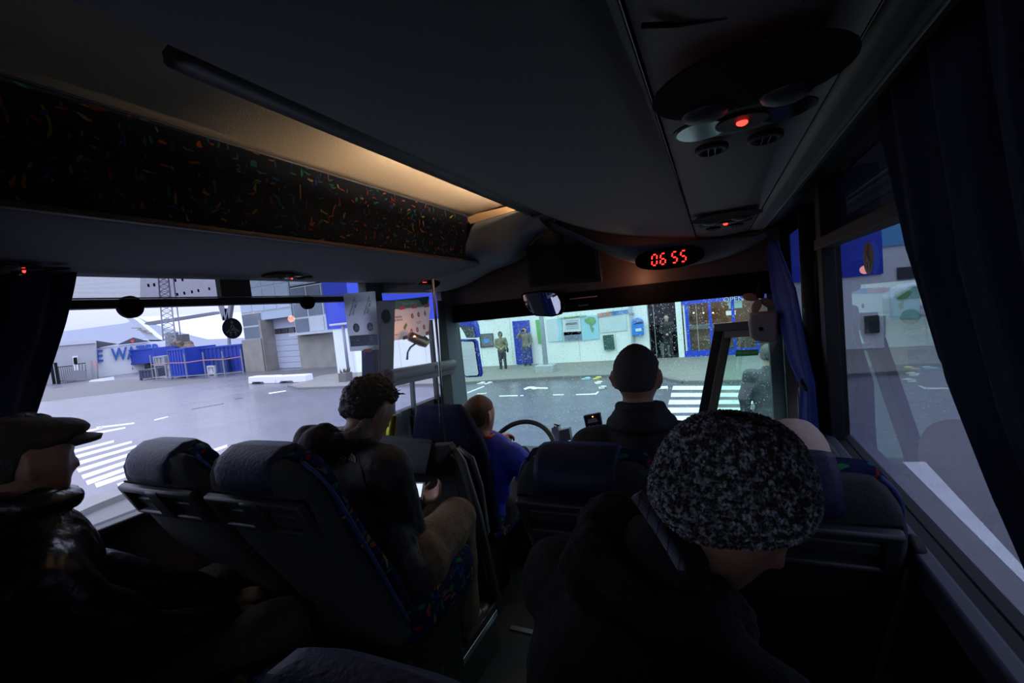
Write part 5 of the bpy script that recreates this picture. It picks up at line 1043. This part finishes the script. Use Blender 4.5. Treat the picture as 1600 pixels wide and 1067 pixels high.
onb('sea_edge', [(870, 500), (877, 498), (879, 532), (872, 533), (874, 515)], cyan); onb('photo_strip', [(881, 519), (908, 517.5), (909, 531), (882, 533)], mat('town_photo', (.16, .22, .30), .6, var=.8, scale=7)); onb('photo_sky', [(881, 519), (908, 517.5), (908.3, 522), (881.4, 524)], mat('photo_blue', (.10, .28, .65), .6))
onb('heading_strip', [(881, 496.5), (905, 493.5), (905.3, 495.5), (881.3, 498.5)], mgr)
for i, (c4, col) in enumerate((([(933, 490), (955, 486.5), (955.5, 493), (934, 496)], (.40, .22, .18)), ([(955, 486.5), (981, 483.5), (981.3, 489), (955.5, 493)], (.08, .22, .50)))): onb('photo_banner', c4, mat('banner_%d' % i, col, .6, var=.8, scale=6))
wx_ = (Q(905, 494, Y=YB) - Q(881, 497, Y=YB)).normalized()
def wtext(b_, px, py, sz, m, par, off=.07, **k): return text('letters', b_, sz, frame_mt(Q(px, py, Y=YB - off), (1, 0, 0), (0, 0, 1)), m, par, .004, **k)
wtext('Tourist information', 893, 495, .16, mgr, t); wtext('REYKJANES', 893, 506, .10, ink, t)
for k in range(5): onb('text_line', [(884, 501 + 3 * k), (904, 499.6 + 3 * k), (904, 500.4 + 3 * k), (884, 501.8 + 3 * k)], mat('line_grey', (.35, .42, .48), .6))
board('wall_box', [(942.5, 524), (958, 522.5), (961, 545), (945.5, 547)], mt_g, 'dark green box with painted raindrop speckle mounted low on the white wall', 'box', .12)
# mailbox
t = thing('wall_mailbox', 'bright blue arched mailbox with white label on the white wall', 'mailbox', tuple(Q(998, 510, Y=YB)))
mb_c = [Q(989, 524, Y=YB - .02), Q(1007, 522.5, Y=YB - .02), Q(1005.5, 502, Y=YB - .02), Q(1002.5, 497.5, Y=YB - .02), Q(996.5, 495.7, Y=YB - .02), Q(991, 498.5, Y=YB - .02), Q(988.8, 503, Y=YB - .02)]
B().slab(mb_c, (0, -.25, 0)).go('body', mat('mailbox_blue', (.03, .22, .70), .4), t, bevel=.02)
onb('slot', [(990, 505), (1005, 503), (1005.2, 504.6), (990.2, 506.6)], bandblack, .01, .28, t); onb('label', [(993, 513.5), (1002, 512.5), (1002.4, 517), (993.4, 518)], mat('label_white', (.7, .72, .75), .5), .01, .28, t); wtext('POST', 997, 500, .12, sgw, t, .29)
# green-yellow sticker top left of wall, arm signs
onb('wall_decal', [(756, 495), (772, 493), (771, 499), (757, 500)], mat('lime', (.35, .60, .05), .6), .01, .02, tb); onb('wall_decal', [(765, 495), (773, 494), (772, 498), (766, 498)], bandblack, .01, .04, tb)
x, z = wq(1144, 467); wtext('OPEN', 1146, 467.5, .26, sgw, tb, .09)
# lamp posts
t = thing('lamp_post', 'pale grey lamp post on a square concrete foot in front of the blue door', 'lamp post', tuple(G(854, 582)))
p = G(854, 582); B().box(p + V((0, 0, .14)), (.72, .55, .36)).go('foot', mat('post_foot', (.35, .38, .40), .7), t, bevel=.04)
B().tube([p, p + V((0, 0, 6))], [.10, .07], 12).go('pole', mat('post_grey', (.42, .50, .56), .5), t, smooth=True); B().tube([p + V((0, 0, 5.9)), p + V((-.8, 0, 6.1))], .04, 8).go('arm', alu, t)
t = thing('drain_pipe', 'thin grey downpipe on the white wall left of the mailbox', 'pipe', tuple(Q(987, 540, Y=YB)))
B().tube([Q(984, 470, Y=YB - .08), Q(990, 545, Y=YB - .08), Q(991, 562, Y=YB - .08)], .06, 10).go('pipe', mat('pipe_grey', (.40, .46, .52), .5), t)
for py in (490, 540): q = Q(985 + (py - 470) * .08, py, Y=YB - .08); B().box(q, (.18, .16, .04)).go('bracket', alu, t)
t = thing('lamp_post', 'slim grey lamp post with flat head beside the blue corner of the terminal', 'lamp post', tuple(G(546, 592)))
p = G(546, 592); top = Q(533, 508, Y=p.y); B().tube([p, V((p.x, p.y, top.z))], .07, 10).go('pole', mat('post_dark_grey', (.20, .23, .27), .5), t, smooth=True); B().b2((p.x - .75, p.y - .12, top.z), (p.x + .35, p.y + .12, top.z + .10)).go('lamp_head', mat('lamp_head_grey', (.5, .52, .55), .5), t, bevel=.02)
t = thing('planter', 'small square stone planter at the foot of the slim lamp post', 'planter', tuple(G(541, 597)))
p = G(541, 597); B().box(p + V((0, 0, .24)), (.45, .45, .42)).go('pot', mat('planter_stone', (.13, .12, .12), .9, var=.3, scale=6, bump=.4), t, bevel=.03)
b = B()
for k in range(40): a = random.uniform(0, 6.3); r_ = random.uniform(0, .2); b.tube([p + V((r_ * math.cos(a), r_ * math.sin(a), .44)), p + V((1.4 * r_ * math.cos(a), 1.4 * r_ * math.sin(a), random.uniform(.55, .72)))], [.02, .004], 4)
b.go('plant', mat('plant_olive', (.08, .09, .04), .9), t, kind='stuff')
# wall-mounted green box at right (through right window)
board('meter_box', [(1350, 494), (1372, 492), (1373, 519), (1351, 521)], mat('box_green_black', (.015, .035, .03), .6), 'small dark green box on the white wall seen through the right window', 'box', .12)
# ---- garage building (left)
pA, pB, pC, pD = G(384, 581), G(413, 577), G(466, 574), G(530, 574)
gb = thing('garage_building', 'concrete and glass garage building with a large grey roller door', 'building', tuple(pB))
conc = mat('stained_concrete', (.27, .26, .23), .85, var=.35, scale=1.3, bump=.3, bscale=10); frm = mat('frame_pale', (.5, .55, .6), .5); glz = mat('facade_glass', (.10, .14, .18), .08, var=.5, scale=.4, spec=.8); cyg = mat('cyan_panel', (.38, .48, .56), .4, var=.08)
d1 = (pD - pA); d1.z = 0; d1 = d1.normalized(); nb_ = V((d1.y, -d1.x, 0)); 
if nb_.y > 0: nb_ = -nb_
bw = -nb_
def gx_(px, z_top_px=None):        # distance along the facade for a pixel column
    r = Q(px, 560, Y=1.0); o = pA; # solve o + d1*s = r*k in plan
    det = d1.x * (-r.y) - d1.y * (-r.x); s = ((-o.x) * (-r.y) - (-o.y) * (-r.x)) / det; return s
def gh(px, py):
    s = gx_(px); p = pA + d1 * s; q = Q(px, py, Y=p.y); return q.z
def fac(name, s0, s1, z0, z1, m, off=0, th=.25, par=gb):
    a = pA + d1 * s0 + bw * off; c = pA + d1 * s1 + bw * off
    return B().slab([(a.x, a.y, z0), (c.x, c.y, z0), (c.x, c.y, z1), (a.x, a.y, z1)], bw * th).go(name, m, par)
s0, s1, s2, s3 = 0, gx_(412), gx_(457), gx_(528); zc = gh(470, 522); zt = 8.5; zl = gh(430, 497)
fac('concrete_wall', s0, s1 + .1, GZ, gh(395, 530), conc); fac('concrete_wall', s2, s3, GZ, zc, conc, .6)
fac('side_jamb', s1 - .05, s1 + .15, GZ, zl, conc, 0, 1.2)
dz0, dz1 = gh(435, 513), gh(435, 523)
for k in range(6): a = GZ + (dz1 - GZ) * k / 6; c = GZ + (dz1 - GZ) * (k + 1) / 6; fac('door_section', s1 + .15, s2, a + .02, c, mat('garage_door_grey', (.42, .46, .56), .6, var=.05), 1.0, .06)
for k in range(4): w_ = (s2 - s1 - .15) / 4; fac('door_pane', s1 + .2 + w_ * k, s1 + .1 + w_ * (k + 1), dz1 + .03, dz0 - .03, mat('pane_dark', (.05, .055, .06), .15), 1.02, .04)
fac('door_frame_rail', s1 + .15, s2, dz1 - .02, dz1 + .04, frm, .98, .03); fac('door_top', s1 + .15, s2, dz0, zl, mat('garage_door_grey', (.42, .46, .56), .6, var=.05), 1.0, .06)
def pane_grid(sa, sb, za, zb, nx, nz, m1, off=.3):
    for i in range(nx):
        for j in range(nz):
            fac('window_pane', sa + (sb - sa) * i / nx + .07, sa + (sb - sa) * (i + 1) / nx - .07, za + (zb - za) * j / nz + .07, za + (zb - za) * (j + 1) / nz - .07, m1(i, j), off, .04)
    fac('facade_backing', sa, sb, za, zb, mat('frame_backing', (.45, .50, .55), .5), off + .03, .1)
zp = gh(395, 488)
pane_grid(s0 - .1, s1 - .1, gh(395, 530), zp, 1, 2, lambda i, j: glz)
pane_grid(s0 - .1, s2 + .1, zp, zt, 4, 4, lambda i, j: cyg)
fac('lintel', s1 - .1, s2 + .05, zl, zp, cyg, .35, .2)
pane_grid(s2 + .25, s3 + .3, zc + .05, zp + 1.3, 3, 3, lambda i, j: mat('bright_pane', (.45, .52, .55), .3) if (i, j) in ((1, 0), (2, 0)) else glz)
pane_grid(s2 + .25, s3 + .3, zp + 1.4, zt, 3, 2, lambda i, j: cyg)
fac('sill_strip', s2, s3 + .3, zc - .06, zc + .06, frm, -.05, .4)
fac('core_block', s0, s3 + .3, GZ, zt - .1, conc, 1.6, 8); fac('roof_slab', s0 - .2, s3 + .3, zt, zt + .15, liner_dk, .2, 9)
# link building: white wall with blue above at the terminal corner
lb = thing('corner_block', 'white corner block with saturated blue upper wall beside the garage', 'building', tuple(G(540, 585)))
cx0 = gx_(520) ; p0 = Q(519, 560, Y=20.2); 
B().b2((Q(527, 560, Y=20.0).x, 20.0, GZ), (XB0 - .08, 26, 0.02)).go('white_wall', white_w, lb); B().b2((Q(514, 500, Y=20.0).x - .1, 19.9, .02), (XB0 - .08, 26, 6.5)).go('blue_wall', blue_p, lb)
B().b2((XB0 - .06, YB - .1, 3.55), (XB0 + 3, 26, 6.5)).go('blue_tower', blue_p, tb)
# white road barriers
for i, (pa_, pb2_, lab) in enumerate((((388, 600), (430, 599), 'left white concrete road barrier before the garage'), ((431, 599), (478, 597), 'right white concrete road barrier before the garage'))):
    a, c = G(*pa_), G(*pb2_); u = (c - a).normalized(); n_ = V((-u.y, u.x, 0)); h = Q(pa_[0], pa_[1] - 11, Y=a.y).z - GZ; Ln = (c - a).length
    pr = lambda q: [q + V((0, 0, 0)), q + V((0, 0, .0))]
    pts = [(0, 0), (Ln * .12, 0), (Ln * .17, h * .25), (Ln * .55, h * .25), (Ln * .60, 0), (Ln, 0), (Ln * .985, h), (Ln * .03, h)]
    o = B().slab([a + u * s_ + V((0, 0, z_)) for s_, z_ in pts], n_ * .5).go('road_barrier', mat('barrier_white', (.78, .82, .86), .7, var=.06), None, bevel=.03); tag(o, lab, 'barrier', 'white road barriers')
o = thing('x', 'x', 'x'); bpy.data.objects.remove(o)
# ---- containers and skips
cb = mat('container_blue', (.02, .055, .40), .55, var=.2, scale=1.5); cb2 = mat('container_blue_dark', (.015, .04, .30), .6, var=.3, scale=1.5)
def container(px0, py0, px1, py1, pyt, m, lab, dep=2.4, name='shipping_container', ribs=14, grp='blue containers by the fence', wheels=False, lift_=.25, alignY=None):
    a = G(px0, py0); c = G(px1, py1)
    if alignY: c = Q(px1, py1, Y=a.y); c.z = GZ
    u = (c - a); u.z = 0; Ln = u.length; u.normalize(); n_ = V((-u.y, u.x, 0)); 
    if n_.dot(a) < 0: n_ = -n_
    h = Q((px0 + px1) / 2, pyt, Y=(a.y + c.y) / 2).z - GZ; t = thing(name, lab, 'container', tuple(a), 0, grp); z0 = GZ + lift_
    A = V((a.x, a.y, z0)); B().slab([A, A + u * Ln, A + u * Ln + V((0, 0, h - lift_)), A + V((0, 0, h - lift_))], n_ * dep).go('box', m, t)
    for k in range(ribs):
        p = A + u * (Ln * (k + .5) / ribs) + V((0, 0, (h - lift_) / 2)); B().box(p, (Ln / ribs * .5, .08, (h - lift_) * .86), M((u, n_, V((0, 0, 1)))).transposed()).go('rib', m, t)
    for zz in (z0 + .06, z0 + h - lift_ - .06): B().bar(V((a.x, a.y, zz)), V((c.x, c.y, zz)), .14, .12).go('rail', m, t)
    for q in (0, 1): p = A + u * Ln * q; B().bar(V((p.x, p.y, GZ)), V((p.x, p.y, z0 + h - lift_)), .14).go('corner_post', m, t)
    return t, A, u, n_, Ln, h
t, A, u, n_, Ln, h = container(201, 583, 246, 590, 545, cb, 'long blue trailer box with white sign sheet at its left end', ribs=0, name='trailer_box', lift_=.9, alignY=True)
a = Q(178, 590, Y=A.y); c = Q(199, 590, Y=A.y); B().slab([Q(179, 549, Y=A.y), Q(197, 547, Y=A.y), Q(198.5, 578, Y=A.y), Q(183, 580, Y=A.y)], V(n_) * 2.4).go('white_end', mat('sheet_white', (.6, .64, .68), .7), t)
for q_ in ((184, 556), (190, 560), (186, 568), (193, 566)): p = Q(*q_, Y=A.y - .05); B().bar(p, p + V((.2, 0, -.9)), .22, .03, up=(0, 1, 0)).go('dark_figure', mat('sheet_print', (.08, .09, .10), .7), t)
for px in (187, 196, 205, 232): p = Q(px, 588, Y=A.y); B().tube([V((p.x, p.y, GZ + .45)), V((p.x, p.y + .3, GZ + .45))], .45, 14).go('wheel', black_rub, t)
container(246, 592, 262, 591, 556, mat('grey_tank', (.28, .31, .34), .5), 'pale grey tank trailer between the blue containers', ribs=3, name='tank_trailer', lift_=1.0)
container(221, 594, 241, 592, 577, mat('skip_brown', (.06, .07, .12), .7, var=.4), 'low dark skip standing in front of the blue trailer box', dep=1.2, ribs=4, name='low_skip', lift_=.1)
container(269, 591, 295, 590, 544, cb, 'tall blue waste container with grey bars in the middle of the yard', dep=2.2, ribs=6, lift_=.12)
container(296, 588, 382, 581, 541, cb2, 'long dark blue container reaching the garage corner', dep=2.4, ribs=14, lift_=.1)
container(336, 586, 356, 584, 559, mat('bin_blue', (.02, .05, .20), .6), 'blue lidded waste bin in front of the long container', dep=1, ribs=2, name='waste_bin', lift_=.1)
container(327, 586.5, 337, 586, 571, mat('bin_white', (.5, .52, .55), .6), 'small white bin beside the blue lidded bin', dep=.7, ribs=0, name='waste_bin', lift_=.1)
fnc = thing('mesh_fence', 'thin wire fence posts with orange cord before the containers', 'fence', tuple(G(300, 594)))
fps = [(240, 594), (268, 594), (293, 592), (322, 590), (352, 588), (381, 585)]
for x, y in fps: p = G(x, y); B().tube([p, V((p.x, p.y, Q(x, y - 40, Y=p.y).z))], .05, 6).go('post', mat('fence_grey', (.22, .24, .27), .6), fnc)
fp_ = [G(x, y) for x, y in fps]; B().tube([V((p.x, p.y, GZ + .25 * (1 + .3 * (i % 2)))) + V((0, 0, .9)) for i, p in enumerate(fp_)], .035, 6).go('cord', mat('orange_cord', (.45, .2, .2), .7), fnc)
B().tube([V((p.x, p.y, GZ + .2)) for p in fp_], .035, 6).go('lower_rail', mat('fence_grey', (.22, .24, .27), .6), fnc)
# ---- far hangars
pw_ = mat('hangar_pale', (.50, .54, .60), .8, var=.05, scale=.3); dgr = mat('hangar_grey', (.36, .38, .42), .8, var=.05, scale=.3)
def farbox(name, pts, Yd, m, dep, par): return B().slab([Q(x, y, Y=Yd) for x, y in pts], (0, dep, 0)).go(name, m, par)
VD = V((-.895, .446, 0))
def Qp(px, py, P0, off=0.):        # point of a sight line on a vertical plane through P0 that faces the bus
    v = Q(px, py, Y=1.0); P0 = V(P0) - VD * off; return v * (P0.dot(VD) / v.dot(VD))
def facing(name, pts, P0, m, dep, par, off=0., **k): return B().slab([Qp(x, y, P0, off) for x, y in pts], VD * dep).go(name, m, par, **k)
hP = VD * 62 + V((0, 0, GZ))
hg = thing('lettered_hangar', 'low white hangar with large blue letters E WATER along its wall', 'building', tuple(Qp(200, 585, hP)))
facing('white_wall', [(149, 544), (258, 532), (262, 586), (152, 590)], hP, mat('hangar_white', (.72, .76, .80), .8), 12, hg)
le = text('letters', 'E  WATER', 4.0, M.Identity(4), mat('letter_blue', (.02, .10, .42), .6), None, .05, bold=.022)
xs = [v.co.x for v in le.data.vertices]; ys = [v.co.y for v in le.data.vertices]; x0_, x1_, y0_, y1_ = min(xs), max(xs), min(ys), max(ys)
c4 = [Qp(151, 566, hP, .15), Qp(252, 557, hP, .15), Qp(250, 536, hP, .15), Qp(150, 547, hP, .15)]; zmin = min(v.co.z for v in le.data.vertices)
mi_ = ROOT[hg.name].inverted()
for v in le.data.vertices:
    u_ = (v.co.x - x0_) / (x1_ - x0_); w_ = (v.co.y - y0_) / (y1_ - y0_); v.co = mi_ @ (c4[0].lerp(c4[1], u_).lerp(c4[3].lerp(c4[2], u_), w_) - VD * (v.co.z - zmin))
le.parent = hg
facing('dark_gable', [(150, 532), (182, 537), (150, 543)], hP, mat('gable_dark', (.07, .075, .10), .7), 4, hg, .3); facing('dark_gable', [(184, 538), (208, 527), (232, 533)], hP, mat('gable_dark', (.07, .075, .10), .7), 4, hg, .3)
facing('red_lamp', [(204, 531), (209, 530.5), (209.5, 535), (205, 535.5)], hP, mat('red_sign', (.7, .08, .08), .5), .1, hg, .5)
facing('side_hall', [(60, 543), (149, 535), (152, 592), (60, 603)], hP, dgr, 10, hg, 2)
facing('roof_strip', [(60, 536), (148, 531), (149, 536), (60, 543)], hP, pw_, 10, hg, 2.1)
facing('hall_door', [(113, 557), (121, 556), (123, 579), (115, 580)], hP, mat('door_pale', (.72, .75, .78), .7), .1, hg, 2.1); facing('door_window', [(114.5, 559), (120, 558), (121, 568), (115.5, 569)], hP, bandblack, .05, hg, 2.2)
facing('ramp', [(96, 595), (117, 579), (134, 578), (134, 592)], hP, mat('ramp_grey', (.20, .21, .24), .8), .8, hg, 4)
for k in range(4): facing('ramp_rail', [(118 + 5 * k, 569), (118.7 + 5 * k, 569), (119.3 + 5 * k, 579), (118.5 + 5 * k, 579)], hP, bandblack, .06, hg, 4)
facing('ramp_rail', [(117, 568.2), (134, 566.8), (134, 568), (117, 569.4)], hP, bandblack, .06, hg, 4)
gt = thing('site_gate', 'dark steel gate with mesh panel at the far left of the yard', 'gate', tuple(G(92, 598)))
for x in (85, 92): p = G(x, 600); B().tube([p, V((p.x, p.y, Q(x, 566, Y=p.y).z))], .12, 8).go('gate_post', bandblack, gt)
p, q = G(92, 599), G(118, 596)
for k in range(9): r_ = p.lerp(q, k / 8); B().bar(r_, V((r_.x, r_.y, GZ + 1.5)), .04).go('gate_bar', mat('gate_bar', (.12, .12, .15), .6), gt)
for z in (.2, 1.5): B().bar(p + V((0, 0, z)), q + V((0, 0, z)), .06).go('gate_rail', bandblack, gt)
car = thing('parked_car', 'dark grey car parked before the lettered hangar', 'car', tuple(G(165, 590)))
pc = G(164, 588)
cpts = [(150.5, 585), (151, 578), (154, 575.5), (158.5, 570.5), (163, 569.3), (170, 569.5), (175, 573), (180, 575), (181, 577), (181, 584)]
facing('body', cpts, pc, mat('car_dark', (.06, .065, .075), .3), 1.7, car)
facing('side_window', [(156, 575), (159.3, 571.6), (164, 570.6), (164.3, 574.4)], pc, mat('car_glass', (.02, .022, .026), .1), .05, car, .04); facing('side_window', [(165, 574.3), (164.8, 570.6), (169.5, 570.8), (173, 574)], pc, mat('car_glass', (.02, .022, .026), .1), .05, car, .04)
for px in (156.5, 175): B().disc(Qp(px, 585 - (px - 156) * .03, pc, .06), VD, .36, .25, 18).go('wheel', black_rub, car)
lb2 = thing('white_sandbag', 'low white block lying on the ground at the yard edge', 'block', tuple(G(149, 597))); B().slab([Q(x, y, Y=G(149, 597).y) for x, y in ((138, 597), (142, 593.5), (160, 591), (161, 596))], (0, .8, 0)).go('block', mat('barrier_white', (.78, .82, .86), .7), lb2)
sp_ = thing('sign_post', 'short post with a small red and white sign near the dark car', 'sign', tuple(G(147, 592))); p = G(147, 592); tz = Q(146, 563, Y=p.y); B().tube([p, V((p.x, p.y, tz.z))], .12, 8).go('post', mat('sign_grey', (.3, .3, .32), .6), sp_); B().slab([Q(x, y, Y=p.y - .15) for x, y in ((145, 565), (149, 564.5), (150, 575), (146, 575.5))], (0, .05, 0)).go('plate', mat('red_white', (.55, .30, .30), .6), sp_)
# huge pale hangar silhouette beyond
bh = thing('great_hangar', 'huge pale arched hangar painted in a haze tone beyond the yard', 'building', tuple(Q(220, 560, Y=60)))
farbox('arched_hall', [(70, 520), (112, 516), (150, 511), (195, 505), (203, 502), (215, 495), (232, 503), (262, 513), (300, 524), (325, 530), (392, 527), (394, 562), (60, 575)], 62, mat('haze_blue', (.50, .56, .68), .9, var=.04, scale=.05), 25, bh)  # distance haze is put into the flat pale blue colour
# aircraft tail fin and jib
af = thing('tail_fin', 'pale slanted aircraft tail fin rising behind the lettered hangar', 'tail fin', tuple(Q(215, 530, Y=45)))
farbox('fin', [(186, 487), (193, 489), (203, 494), (213, 500), (245, 527), (256, 533), (234, 533), (215, 513)], 45, mat('fin_pale', (.46, .52, .60), .6, var=.05), .8, af)
farbox('fuselage', [(205, 531), (262, 531), (266, 583), (208, 588)], 45, mat('fin_pale', (.46, .52, .60), .6), .8, af)
for k in range(3): farbox('antenna', [(205 + 9 * k, 512 + 3 * k), (218 + 9 * k, 512 + 4 * k), (218 + 9 * k, 513.2 + 4 * k), (205 + 9 * k, 513.2 + 3 * k)], 44.6, mat('antenna_tan', (.25, .2, .12), .6), .2, af)
cj = thing('crane_jib', 'long dark grey crane jib pointing over the yard', 'crane', tuple(Q(280, 500, Y=40)))
farbox('jib', [(225, 506), (229, 503), (334, 487), (335, 491), (232, 508)], 40, mat('jib_grey', (.16, .17, .20), .6), .8, cj); farbox('mast_base', [(258, 521), (267, 520), (268, 545), (259, 546)], 40, mat('jib_grey', (.16, .17, .20), .6), 1, cj)
lm = thing('lattice_mast', 'tall thin lattice mast standing in the yard', 'mast', tuple(Q(260, 590, Y=36)))
my = 37.; bl_, br_ = Q(256, 545, Y=my), Q(276, 545, Y=my); tl_, tr_ = Q(247, 425, Y=my), Q(262, 425, Y=my); mg = mat('mast_grey', (.22, .23, .27), .6)
for a, c in ((bl_, tl_), (br_, tr_), ((bl_ + br_) / 2 + V((0, 1.5, 0)), (tl_ + tr_) / 2 + V((0, 1.2, 0)))): B().bar(V((a.x, a.y, GZ)) + (a - c) * .0, a, .12).bar(a, c, .13).go('mast_leg', mg, lm)
for k in range(16):
    a0, a1 = k / 16, (k + 1) / 16; p0, p1, q0, q1 = bl_.lerp(tl_, a0), bl_.lerp(tl_, a1), br_.lerp(tr_, a0), br_.lerp(tr_, a1)
    B().bar(p0, q1, .07).bar(q0, p1, .07).bar(p0, q0, .06).go('mast_brace', mg, lm)
wl_ = thing('roof_letter', 'large dark W shaped sign frame above the containers', 'sign', tuple(Q(352, 500, Y=27)))
for a, c in (((345, 476), (352, 500)), ((352, 500), (355, 482)), ((355, 482), (358, 500)), ((358, 500), (362, 472))): B().bar(Q(*a, Y=27), Q(*c, Y=27), .35, .3, up=(0, 1, 0)).go('stroke', mat('stroke_grey', (.18, .19, .22), .6), wl_)
B().bar(Q(356, 500, Y=27), Q(361, 578, Y=27), .2).go('support', mg, wl_)
wr_ = thing('scrap_heap', 'brown machine with driver cage behind the blue containers', 'machine', tuple(Q(290, 540, Y=30)))
blob('heap', B().ell(Q(284, 541, Y=30), (1.3, .8, .9)).ell(Q(294, 545, Y=30), (1.0, .8, .6)).ell(Q(276, 545, Y=30), (.8, .8, .6)), mat('scrap_brown', (.14, .10, .08), .8, var=.5, scale=4), wr_, .08, 1, .3, 2); B().box(Q(286, 529, Y=30), (.9, .8, .9)).box(Q(286, 556, Y=30), (2.0, 1, 3.0)).go('cage', mat('cage_dark', (.08, .08, .09), .6), wr_)
# tall terminal block seen through the tinted upper pane
tb2 = thing('tall_hall', 'tall pale hall with rows of tiny dark windows beyond the crane', 'building', tuple(Q(300, 560, Y=55)))
# far right building beyond the terminal
rb2 = thing('white_hall', 'white building with dark windows far beyond the terminal corner', 'building', tuple(V((13, 34, GZ))))
B().b2((9.2, 34, GZ), (18, 44, 2.6)).go('wall', white_w, rb2); B().b2((9.0, 33.9, 1.6), (18.2, 44, 3.4)).go('roof_band', mat('sky_cyan', (.12, .42, .72), .6), rb2)
for k in range(4):
    for z in (-1.6, -.4): w_ = B().b2((9.9 + k * 1.8, 33.9, z), (11 + k * 1.8, 34.05, z + .7)).go('window', mat('pane_dark', (.05, .055, .06), .15), rb2)
cr2 = thing('parked_van', 'white van parked beyond the right window', 'van', (9.2, 27.5, GZ))
B().slab([(7.6, 27, GZ + .35), (7.6, 27, GZ + 1.3), (8.4, 27, GZ + 1.9), (11, 27, GZ + 1.9), (11.1, 27, GZ + .35)], (0, 1.9, 0)).go('body', mat('van_white', (.6, .62, .65), .4), cr2, bevel=.1)
for x in (8.3, 10.3): B().disc((x, 26.95, GZ + .36), (0, 1, 0), .36, .2, 16).go('wheel', black_rub, cr2)
B().slab([(7.85, 26.97, GZ + 1.3), (8.5, 26.97, GZ + 1.75), (9.4, 26.97, GZ + 1.75), (9.4, 26.97, GZ + 1.2), (7.85, 26.97, GZ + 1.2)], (0, .05, 0)).go('side_window', mat('car_glass', (.02, .022, .026), .1), cr2)
# ---- bus outside mirror
mr = thing('outside_mirror', 'blue-backed outside mirror hanging before the left of the windscreen', 'mirror', tuple(Q(733, 560, Y=3.7)))
Ym = 3.72
B().slab([Q(x, y, Y=Ym) for x, y in ((690, 498), (738, 499), (742, 512), (744, 528), (730, 528), (727, 520), (720, 512), (705, 508), (690, 507))], (0, .10, 0)).go('arm', blue_p, mr, bevel=.012)
B().slab([Q(x, y, Y=Ym - .03) for x, y in ((718, 509), (737, 511), (741, 527), (729, 528), (724, 518))], (0, .04, 0)).go('wide_mirror', mat('mirror_grey', (.08, .09, .10), .2), mr)
msh = [(716, 532), (719, 530), (742, 530), (745, 533), (753, 584), (751, 589), (728, 590), (724, 587)]
B().slab([Q(x, y, Y=Ym) for x, y in msh], (0, .035, 0)).go('housing', blue_p, mr, bevel=.01)
mi2 = [(716.5, 533), (719, 532), (739, 532), (741.5, 534), (749, 584), (747, 587.5), (729, 588.5), (725.5, 586)]
b = B().slab([Q(x, y, Y=Ym - .004) for x, y in mi2], (0, .002, 0)); b.go('rim', bandblack, mr)
cc_ = sum((Q(x, y, Y=Ym) for x, y in mi2), V()) / 8
b = B().slab([cc_ + (Q(x, y, Y=Ym) - cc_) * .95 + V((0, -.01, 0)) for x, y in mi2], (0, .002, 0)); b.go('mirror_glass', mat('mirror', (.8, .82, .85), .01, 1., var=0), mr)
# hi-vis cloth by the driver window
hv = thing('yellow_vest', 'yellow hi-vis cloth hanging by the driver window', 'vest', tuple(Q(608, 660, Y=1.95)))
B().grid(8, 14, lambda u, v: Q(602 + 18 * u - 4 * v, 645 + 38 * v + 4 * u, Y=1.95 + .02 * math.sin(u * 9))).go('cloth', mat('hivis_yellow', (.62, .60, .04), .7), hv, smooth=True, solid=.004)
hk = B().b2(Q(640, 650, X=WL + .02), Q(651, 678, X=WL + .05)).go('belt_anchor', plastic_black, w3)
# bus outer skin low front so the road near the nose stays hidden
bpy.data.objects.remove(tb2)
